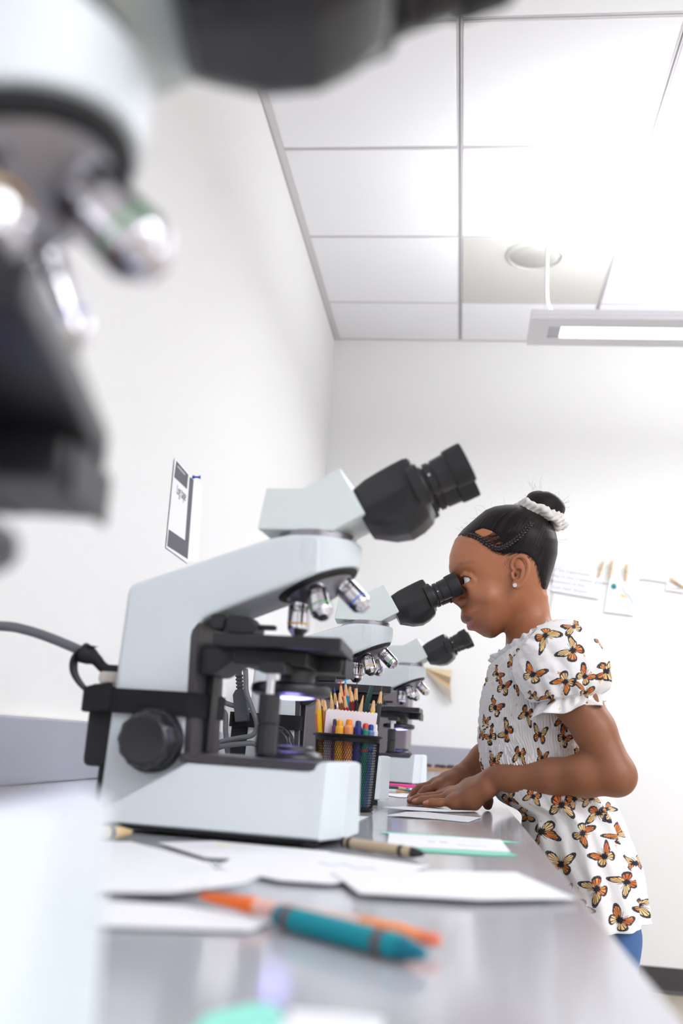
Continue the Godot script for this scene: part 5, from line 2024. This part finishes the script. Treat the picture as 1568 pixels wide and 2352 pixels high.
func papers_and_crayons() -> void:
	var white := Color(0.93, 0.93, 0.945)
	sheet("white sheet reaching to the front edge of the worktop, pointed at one corner", [-0.0235, -0.795, 0.0465, -0.833, 0.0787, -0.7105, 0.0149, -0.667, -0.0589, -0.6525, -0.0883, -0.744], 3, white)
	var a := sheet("white sheet with a faint blue grey drawing between two others", [-0.175, -0.878, -0.1172, -0.884, -0.0214, -0.8355, -0.034, -0.79, -0.0815, -0.6908, -0.1158, -0.6868, -0.1674, -0.7297], 2, white)
	scribble(a, [-0.105, -0.80, -0.095, -0.79, -0.085, -0.80, -0.075, -0.785, -0.06, -0.79], 0.0016, rgb(150, 170, 190))
	var y := sheet("white sheet with yellow marks at the foot of the big microscope", [-0.2131, -0.905, -0.1087, -0.893, -0.1526, -0.7969, -0.1908, -0.7844, -0.2505, -0.8588], 1, white)
	scribble(y, [-0.175, -0.845, -0.16, -0.838, -0.145, -0.842, -0.13, -0.848], 0.0035, rgb(248, 226, 90))
	scribble(y, [-0.205, -0.875, -0.198, -0.872, -0.190, -0.876], 0.0025, rgb(250, 232, 130))
	sheet("large white sheet under the tan crayon beside the big microscope", [-0.345, -0.80, -0.2737, -0.8574, -0.1816, -0.7611, -0.1621, -0.7079, -0.150, -0.61, -0.2122, -0.5472, -0.33, -0.58], 0, white)
	sheet("white sheet with a curled edge near the orange pen", [-0.265, -0.64, -0.150, -0.69, -0.1232, -0.6651, -0.1277, -0.6328, -0.1573, -0.576, -0.25, -0.56], 4, white, "paper", "paper_sheet", 0.003)
	sheet("white strip of paper next to the teal crayon", [-0.205, -0.556, -0.1473, -0.564, -0.0931, -0.543, -0.0985, -0.511, -0.1781, -0.4858, -0.21, -0.50], 1, white)
	sheet("corner of white paper beside the pale green tape strip, closest to the viewer", [-0.0553, -0.3764, -0.0232, -0.3762, -0.0215, -0.33, -0.056, -0.33], 1, white)
	sheet("pale green tape strip on the bare worktop in front of the teal crayon", [-0.083, -0.362, -0.072, -0.381, -0.064, -0.383, -0.0545, -0.366, -0.056, -0.32, -0.082, -0.32], 0, rgb(150, 232, 214), "tape", "tape_strip")
	var c := sheet("white card with pencil marks held by two green tapes", [-0.0731, -1.1211, 0.0468, -1.1455, 0.0508, -1.0136, -0.0654, -0.9803], 1, white, "card", "paper_card")
	scribble(c, [-0.03, -1.062, -0.026, -1.056, -0.022, -1.062], 0.0012, rgb(150, 150, 175))
	scribble(c, [-0.018, -1.066, -0.014, -1.060, -0.010, -1.064], 0.0012, rgb(150, 150, 175))
	scribble(c, [0.0, -1.05, 0.012, -1.045, 0.03, -1.052], 0.0008, rgb(170, 200, 205))
	sheet("green tape along the far edge of the taped white card", [-0.085, -1.135, -0.07, -1.147, 0.035, -1.158, 0.066, -1.137, 0.045, -1.122, -0.06, -1.108], 0, rgb(134, 222, 194), "tape", "tape_strip")
	sheet("green tape under the near edge of the taped white card", [-0.073, -1.000, -0.06, -1.01, 0.04, -1.032, 0.057, -0.995, 0.032, -0.977, -0.062, -0.963], 0, rgb(134, 222, 194), "tape", "tape_strip")
	sheet("curved white sheet just under the girl's nearer hand", [-0.112, -1.545, -0.0845, -1.612, -0.055, -1.625, 0.0368, -1.6305, -0.0212, -1.5733, -0.08, -1.53], 1, white, "paper", "paper_sheet", 0.0016)
	var hh := sheet("torn white sheet with a pencil drawing next to the mesh cup", [-0.0954, -1.398, -0.0755, -1.50, -0.0495, -1.5374, 0.0329, -1.5046, 0.0135, -1.3964, -0.03, -1.41], 0, white, "paper", "paper_sheet", 0.001)
	scribble(hh, [-0.06, -1.47, -0.045, -1.462, -0.03, -1.468, -0.015, -1.455, 0.005, -1.46], 0.0012, rgb(150, 160, 170))
	sheet("scrap of white paper behind the base of the big microscope", [-0.175, -1.24, -0.1234, -1.235, -0.1167, -1.3604, -0.16, -1.36], 0, white)
	sheet("white sheet under the pencils beside the girl's far hand", [-0.165, -2.14, -0.09, -2.24, -0.06, -2.20, -0.098, -1.935, -0.11, -1.925, -0.17, -2.02], 0, white)
	sheet("white sheet sticking out from under the green pencil", [-0.15, -2.37, -0.065, -2.37, -0.055, -2.26, -0.14, -2.26], 0, white)
	crayon("tan paper wrapped crayon with black ends beside the taped card", at_counter(-0.1035, -0.946, 0.0056), at_counter(-0.0285, -0.897, 0.0056), 0.0046, rgb(196, 176, 148), rgb(60, 54, 50), rgb(40, 38, 40))
	crayon("tan crayon lying on white paper at the back corner of the big microscope's base", at_counter(-0.330, -0.815, 0.0066), at_counter(-0.281, -0.878, 0.0066), 0.0048, rgb(214, 184, 138), rgb(66, 56, 50), rgb(206, 176, 130))
	crayon("teal crayon with two dark bands on the bare grey worktop", at_counter(-0.0885, -0.531, 0.0066), at_counter(-0.0125, -0.468, 0.0066), 0.0058, rgb(0, 152, 168), rgb(120, 62, 64), rgb(0, 116, 138))
	# orange pen behind the teal crayon
	var p0 := at_counter(-0.1385, -0.566, 0.0075)
	var p1 := at_counter(-0.0060, -0.505, 0.0060)
	var t := thing("orange_pen", "orange pen with a pale barrel behind the teal crayon", "pen", p0)
	t.basis = Geo.axis(Vector3.ZERO, p1 - p0).basis
	var l := p0.distance_to(p1)
	var cap := Geo.new()
	cap.lathe([Vector2(0.0012, 0.0), Vector2(0.0026, l * 0.05), Vector2(0.0046, l * 0.24), Vector2(0.0048, l * 0.255), Vector2(0.0040, l * 0.26)], 20)
	put("pen_cap", cap, mat(rgb(244, 112, 24), 0.4), t)
	var body := Geo.new()
	body.lathe([Vector2(0.0040, l * 0.255), Vector2(0.0042, l * 0.27), Vector2(0.0042, l * 0.70), Vector2(0.0040, l * 0.705)], 20)
	put("barrel", body, mat(rgb(240, 190, 176), 0.45), t)
	var tail := Geo.new()
	tail.lathe([Vector2(0.0043, l * 0.70), Vector2(0.0045, l * 0.71), Vector2(0.0045, l * 0.87), Vector2(0.0036, l * 0.885), Vector2(0.0032, l * 0.93)], 20)
	put("grip", tail, mat(rgb(252, 146, 76), 0.45), t)
	var nib := Geo.new()
	nib.lathe([Vector2(0.0032, l * 0.925), Vector2(0.0030, l * 0.985), Vector2(0.0012, l)], 16)
	put("nib", nib, mat(rgb(246, 128, 92), 0.5), t)
	# pencils lying by her far hand
	var lying := "pencils lying beside the girl's far hand"
	pencil("pink pen lying on the papers farthest from the mesh cup", "coloured_pencil", at_counter(-0.175, -2.335, 0.0066), at_counter(-0.066, -2.352, 0.0066), rgb(236, 70, 150), rgb(240, 120, 170), "flat", lying)
	pencil("dark green pencil lying with its tip towards the girl's hand", "coloured_pencil", at_counter(-0.215, -2.195, 0.0056), at_counter(-0.104, -2.215, 0.0056), rgb(28, 58, 48), rgb(40, 70, 60), "sharp", lying)
	pencil("white pencil lying with its tip towards the girl's fingertips", "coloured_pencil", at_counter(-0.20, -2.045, 0.0056), at_counter(-0.0985, -2.052, 0.0056), rgb(238, 236, 238), rgb(226, 150, 90), "sharp", lying)
	pencil("slate blue pencil lying half under the girl's fingers", "coloured_pencil", at_counter(-0.045, -2.088, 0.0056), at_counter(-0.150, -2.082, 0.0056), rgb(58, 100, 122), rgb(60, 90, 110), "flat", lying)
	# things standing at the far end of the worktop
	var box := thing("storage_box", "dark grey box behind the small far microscope", "box", at_counter(-0.36, -3.1, 0.0006))
	var g := Geo.new()
	g.box(Vector3(-0.20, 0.0, -0.14), Vector3(0.204, 0.262, 0.14), 0.008, 3)
	put("body", g, mat(rgb(118, 110, 116), 0.55), box)
	var lid := Geo.new()
	lid.box(Vector3(-0.205, 0.258, -0.145), Vector3(0.209, 0.296, 0.145), 0.008, 3)
	put("lid", lid, mat(rgb(110, 103, 110), 0.55), box)
	var tray := thing("wooden_tray", "thin wooden board with small dark lumps at the far end of the worktop", "tray", at_counter(-0.10, -4.47, 0.0006))
	put("board", slab(Vector3(-0.22, 0, -0.05), Vector3(0.16, 0.012, 0.05), 0.002), mat(rgb(176, 140, 106), 0.7), tray)
	var lumps := Geo.new()
	var r := RandomNumberGenerator.new()
	r.seed = 19
	for i in 46:
		ball(Vector3(r.randf_range(-0.21, 0.15), 0.017, r.randf_range(-0.04, 0.045)), Vector3(r.randf_range(0.006, 0.014), r.randf_range(0.006, 0.012), 0.009), 8, lumps)
	put("dark_lumps", lumps, mat(rgb(66, 54, 54), 0.8), tray).set_meta("kind", "stuff")


# ---------------------------------------------------------------- cords
func cords() -> void:
	var grey := mat(rgb(98, 100, 106), 0.45)
	var black := mat(rgb(26, 26, 30), 0.7)
	var t := thing("power_cord", "grey cord with a black plug arching to the back of the big microscope", "cord", Vector3(-0.365, TOP, -0.99))
	var o := -t.position
	var g := Geo.new()
	g.xf.origin = o
	g.tube(curve([Vector3(-0.655, 1.000, -0.99), Vector3(-0.56, 1.022, -0.99), Vector3(-0.4806, 1.0252, -0.99), Vector3(-0.4516, 1.0225, -0.99), Vector3(-0.4222, 1.015, -0.99), Vector3(-0.3927, 1.0053, -0.99), Vector3(-0.3787, 1.000, -0.99)], 8), [0.0052], 12)
	put("cable", g, grey, t)
	var s := Geo.new()
	s.xf.origin = o
	s.tube(curve([Vector3(-0.388, 1.003, -0.985), Vector3(-0.381, 1.0005, -0.986), Vector3(-0.372, 0.996, -0.988), Vector3(-0.366, 0.990, -0.99), Vector3(-0.360, 0.986, -0.992)], 5), [0.0085, 0.010, 0.0105, 0.0105, 0.010, 0.0098, 0.0095, 0.009, 0.008, 0.007, 0.0062, 0.006, 0.0058, 0.0055, 0.0055, 0.0055, 0.0055, 0.0055, 0.0055, 0.0055, 0.005], 14)
	put("plug", s, black, t)
	var b := Geo.new()
	b.xf.origin = o
	b.ribbon(curve([Vector3(-0.374, 1.009, -0.985), Vector3(-0.385, 1.006, -0.984), Vector3(-0.3925, 0.996, -0.983), Vector3(-0.392, 0.983, -0.983), Vector3(-0.385, 0.972, -0.984), Vector3(-0.374, 0.9625, -0.985)], 6), Vector3(0, 0, 0.008), Vector3(0.0014, 0.0003, 0))
	put("cable_tie", b, black, t)
	var c := Geo.new()
	c.xf.origin = o
	c.box(Vector3(-0.362, 0.972, -1.0), Vector3(-0.340, 0.984, -0.972), 0.002)
	put("tag", c, mat(rgb(206, 198, 190), 0.6), t)
	var w := Geo.new()
	w.xf.origin = o
	w.box(Vector3(-0.361, 0.983, -1.0), Vector3(-0.338, 0.991, -0.974), 0.002)
	put("socket", w, black, t)
	# cords behind the second microscope
	var u := thing("power_cord", "bundle of grey cords with a hanging plug behind the girl's microscope", "cord", Vector3(-0.37, TOP, -1.6))
	var q := -u.position
	var runs := [
		[Vector3(-0.425, 1.055, -1.63), Vector3(-0.4101, 1.0169, -1.62), Vector3(-0.3969, 0.9929, -1.62), Vector3(-0.3848, 0.981, -1.62), Vector3(-0.365, 0.9757, -1.622)],
		[Vector3(-0.4441, 0.972, -1.62), Vector3(-0.4041, 0.9687, -1.62), Vector3(-0.3909, 0.9673, -1.62), Vector3(-0.3817, 0.9623, -1.62), Vector3(-0.3785, 0.9349, -1.62), Vector3(-0.3715, 0.8976, -1.62), Vector3(-0.36, TOP + 0.006, -1.62)],
		[Vector3(-0.43, 0.885, -1.61), Vector3(-0.3936, 0.9097, -1.6), Vector3(-0.378, 0.9188, -1.6), Vector3(-0.3502, 0.926, -1.6), Vector3(-0.3295, 0.932, -1.6), Vector3(-0.3237, 0.948, -1.6), Vector3(-0.3345, 0.9747, -1.6), Vector3(-0.3451, 0.9983, -1.6), Vector3(-0.349, 1.0189, -1.605), Vector3(-0.352, 1.035, -1.61)],
		[Vector3(-0.43, 0.878, -1.60), Vector3(-0.39, 0.904, -1.595), Vector3(-0.372, 0.912, -1.592), Vector3(-0.345, 0.917, -1.592), Vector3(-0.33, 0.919, -1.60), Vector3(-0.32, 0.915, -1.615)],
	]
	for run in runs:
		var k := Geo.new()
		k.xf.origin = q
		k.tube(curve(run, 8), [0.0042], 10)
		put("cable", k, grey, u)
	var h := Geo.new()
	h.xf = Transform3D(Basis(Vector3.BACK, 0.16), Vector3(-0.3525, 0.952, -1.622) + q)
	h.prism(Geo.rounded(pts([-0.0105, 0.0, 0.0105, 0.0, 0.0115, 0.044, 0.006, 0.052, -0.006, 0.052, -0.0115, 0.044]), 0.002, 2), -0.009, 0.009, 0.002, 2)
	for k in 4:
		h.box(Vector3(-0.0058, 0.054 + k * 0.006, -0.0055), Vector3(0.0058, 0.058 + k * 0.006, 0.0055), 0.0012)
	h.box(Vector3(-0.0042, 0.05, -0.004), Vector3(0.0042, 0.092, 0.004), 0.001)
	put("plug", h, mat(rgb(66, 68, 74), 0.5), u)


# ---------------------------------------------------------------- papers on the walls
func flat_on(wall: String, poly: Array, depth0: float, depth1: float) -> Geo:
	# a thin piece lying on a wall; poly in (z, y) on the left wall, (x, y) on the back wall
	var g := Geo.new()
	var p := pts(poly)
	if wall == "left":
		g.xf = Transform3D(Basis(Vector3(0, 0, -1), Vector3.UP, Vector3.RIGHT), Vector3(WALL_L, 0, 0))
		for i in p.size():
			p[i].x = -p[i].x
	else:
		g.xf.origin = Vector3(0, 0, WALL_B)
	if Geometry2D.is_polygon_clockwise(p):
		p.reverse()
	g.prism(p, depth0, depth1)
	return g


func words(text: String, height: float, at: Vector3, turn: Basis, c: Color, parent: Node, bold := false) -> void:
	var o := put("lettering", text_mesh(text, height, 0.0003, bold), mat(c, 0.7), parent)
	o.transform = Transform3D(turn, at)


func wall_papers() -> void:
	var white := mat(rgb(238, 237, 240), 0.75)
	var dark := mat(rgb(92, 90, 98), 0.7)
	var back := thing("paper_sheet", "plain white sheet behind the grey printed notice on the wall", "paper")
	put("sheet", flat_on("left", [-2.3181, 1.5481, -2.4549, 1.5602, -2.4897, 1.3629, -2.3777, 1.3421], 0.0012, 0.0017), white, back)
	var t := thing("notice", "grey and white printed notice pinned to the wall above the big microscope", "notice")
	put("sheet", flat_on("left", [-2.1919, 1.5556, -2.3690, 1.5544, -2.3869, 1.3394, -2.1968, 1.3418], 0.0022, 0.0030), white, t)
	put("grey_band", flat_on("left", [-2.2043, 1.5528, -2.3127, 1.5484, -2.3132, 1.5119, -2.2004, 1.5117], 0.003, 0.0033), dark, t)
	put("grey_band", flat_on("left", [-2.2011, 1.3858, -2.3416, 1.3885, -2.3793, 1.3490, -2.2021, 1.3465], 0.003, 0.0033), dark, t)
	put("grey_band", flat_on("left", [-2.3260, 1.5461, -2.3632, 1.5492, -2.3793, 1.3490, -2.3415, 1.3888], 0.003, 0.0033), dark, t)
	var to_room := Basis(Vector3(0, 0, -1), Vector3.UP, Vector3.RIGHT)
	words("Log tape", 0.030, Vector3(WALL_L + 0.0033, 1.490, -2.272), to_room * Basis.from_scale(Vector3(0.66, 1, 1)), rgb(128, 124, 128), t, true)
	var line := flat_on("left", [-2.2165, 1.5455, -2.285, 1.543, -2.285, 1.5385, -2.2165, 1.541], 0.0033, 0.0036)
	put("small_print", line, mat(rgb(176, 178, 188), 0.7), t)
	var pin := thing("push_pin", "blue push pin holding the grey notice", "pin", Vector3(WALL_L + 0.003, 1.5535, -2.352))
	var g := Geo.new()
	g.lathe_along(Vector3.ZERO, Vector3.RIGHT, [Vector2(0.0012, 0.0), Vector2(0.0045, 0.001), Vector2(0.0042, 0.004), Vector2(0.0024, 0.006), Vector2(0.0022, 0.014), Vector2(0.0042, 0.018), Vector2(0.0048, 0.020), Vector2(0.0, 0.0205)], 18)
	put("grip", g, mat(rgb(20, 72, 190), 0.35), pin)
	# papers hung on a string along the back wall
	var tw := Geo.new()
	for run in [[0.3731, 1.5282, 0.3944, 1.6590, 0.41, 1.70], [0.30, 1.715, 0.45, 1.708, 0.6196, 1.7093, 0.6409, 1.7103, 0.7739, 1.7342, 0.9002, 1.7238, 0.9819, 1.7194, 1.3, 1.735]]:
		var list := []
		for i in range(0, run.size(), 2):
			list.append(Vector3(run[i], run[i + 1], WALL_B + 0.004))
		tw.tube(curve(list, 6), [0.0032], 6)
	tag(put("string", tw, mat(rgb(206, 202, 200), 0.8)), "pale string along the back wall holding clipped papers", "string")
	var ink := rgb(120, 116, 138)
	var c1 := thing("paper_card", "white card with four lines of writing hung on the back wall", "card")
	put("sheet", flat_on("back", [0.4043, 1.7869, 0.6214, 1.7637, 0.6006, 1.6345, 0.3846, 1.6626], 0.008, 0.0095), white, c1)
	var lean := Basis(Vector3.BACK, -0.124)
	var rows := ["to the Experiment", "Map to the Creation and", "Movement of the U.S.", "East Park Stream"]
	for i in 4:
		words(rows[i], 0.021, Vector3(0.4735 + [0.0, 0.024, 0.0, -0.004][i], 1.7525 - i * 0.0268 - [0.0, 0.004, 0.0, 0.0][i], WALL_B + 0.0097), lean, ink, c1)
	var c2 := thing("drawing", "white sheet with a small globe and a blue river drawn on it", "drawing")
	put("sheet", flat_on("back", [0.6467, 1.7366, 0.7739, 1.7342, 0.7523, 1.5663, 0.6220, 1.5779], 0.008, 0.0095), white, c2)
	var globe := []
	var sea := []
	for k in 20:
		var a := TAU * k / 20
		globe += [0.6636 + 0.0125 * cos(a), 1.6959 + 0.0135 * sin(a)]
		if k <= 10:
			sea += [0.6636 - 0.0125 * cos(a), 1.6935 - 0.0112 * sin(a)]
	put("globe", flat_on("back", globe, 0.0095, 0.0099), mat(rgb(40, 150, 130), 0.7), c2)
	put("sea", flat_on("back", sea, 0.0099, 0.0102), mat(rgb(30, 90, 160), 0.7), c2)
	var rv := Geo.new()
	rv.tube(curve([Vector3(0.7055, 1.6936, WALL_B + 0.0095), Vector3(0.7109, 1.6743, WALL_B + 0.0095), Vector3(0.7338, 1.6529, WALL_B + 0.0095), Vector3(0.7418, 1.6338, WALL_B + 0.0095), Vector3(0.7512, 1.6217, WALL_B + 0.0095)], 6), [0.0032], 8)
	put("river", rv, mat(rgb(160, 194, 232), 0.7), c2)
	put("orange_patch", flat_on("back", [0.690, 1.662, 0.712, 1.660, 0.726, 1.650, 0.729, 1.637, 0.716, 1.648, 0.700, 1.643], 0.0095, 0.0099), mat(rgb(244, 196, 132), 0.7), c2)
	put("pink_patch", flat_on("back", [0.686, 1.682, 0.696, 1.684, 0.698, 1.676, 0.689, 1.674], 0.0095, 0.0099), mat(rgb(240, 170, 220), 0.7), c2)
	words("Park", 0.017, Vector3(0.7205, 1.602, WALL_B + 0.0097), lean, rgb(110, 116, 136), c2)
	put("pale_lines", flat_on("back", [0.652, 1.611, 0.676, 1.609, 0.675, 1.604, 0.651, 1.606], 0.0095, 0.0099), mat(rgb(196, 196, 214), 0.7), c2)
	var c3 := thing("paper_card", "small white note under the slanting clothes peg on the back wall", "card")
	put("sheet", flat_on("back", [0.8983, 1.7296, 0.9820, 1.7234, 0.9776, 1.6796, 0.8922, 1.6876], 0.008, 0.0095), white, c3)
	put("writing", flat_on("back", [0.905, 1.705, 0.955, 1.699, 0.955, 1.692, 0.905, 1.698], 0.0095, 0.0099), mat(rgb(186, 184, 206), 0.7), c3)
	var pegs := [["wooden clothes peg at the corner of the four line card", 0.6144, 1.8068, 0.5956, 1.7338], ["dark tan clothes peg between the card and the drawing", 0.6553, 1.8128, 0.6432, 1.7302], ["wooden clothes peg over the middle of the drawing", 0.7205, 1.7985, 0.7150, 1.7221], ["slanting clothes peg holding the small note", 0.9095, 1.7425, 0.9722, 1.7011]]
	for p in pegs:
		var a := Vector3(p[3], p[4], WALL_B + 0.0165)
		var b := Vector3(p[1], p[2], WALL_B + 0.0165)
		var o := thing("clothes_peg", p[0], "peg", a, 0.0, "clothes pegs on the back wall")
		o.basis = Geo.axis(Vector3.ZERO, b - a).basis
		var l := a.distance_to(b)
		for s in [1.0, -1.0]:
			var k := Geo.new()
			k.prism(Geo.rounded(pts([-0.003, 0.0, 0.003, 0.0, 0.0052, l * 0.35, 0.0048, l * 0.6, 0.0055, l * 0.75, 0.004, l, -0.004, l, -0.0055, l * 0.75, -0.0048, l * 0.6, -0.0052, l * 0.35]), 0.001, 2), 0.0008 if s > 0 else -0.0058, 0.0058 if s > 0 else -0.0008, 0.0008, 1)
			put("jaw", k, mat(rgb(208, 172, 126), 0.7), o)
		var sp := Geo.new()
		sp.box(Vector3(-0.0062, l * 0.50, -0.0066), Vector3(0.0062, l * 0.56, 0.0066), 0.001)
		put("spring", sp, mat(rgb(150, 146, 140), 0.4, 0.8), o)
	# a fan of folded paper hanging on the back wall
	var fan := thing("folded_paper", "tan and white folded paper hanging like a fan behind the far microscope", "paper")
	var hub := Vector3(-0.1878, 1.2848, WALL_B + 0.012)
	var tips := [[-0.0523, 1.2785], [-0.056, 1.245], [-0.0575, 1.2161], [-0.054, 1.185], [-0.0464, 1.1242], [-0.072, 1.155], [-0.0912, 1.1755]]
	for i in tips.size() - 1:
		var a := Vector3(tips[i][0], tips[i][1], WALL_B + (0.03 if i % 2 else 0.006))
		var b := Vector3(tips[i + 1][0], tips[i + 1][1], WALL_B + (0.006 if i % 2 else 0.03))
		var k := Geo.new()
		var d := Vector3(0, 0, 0.0006)
		k.loft([PackedVector3Array([hub - d, b - d, a - d]), PackedVector3Array([hub + d, b + d, a + d])])
		put("pleat", k, mat([rgb(206, 186, 150), rgb(196, 176, 146), rgb(188, 160, 122), rgb(214, 206, 194), rgb(226, 222, 216), rgb(196, 186, 170)][i], 0.8), fan)
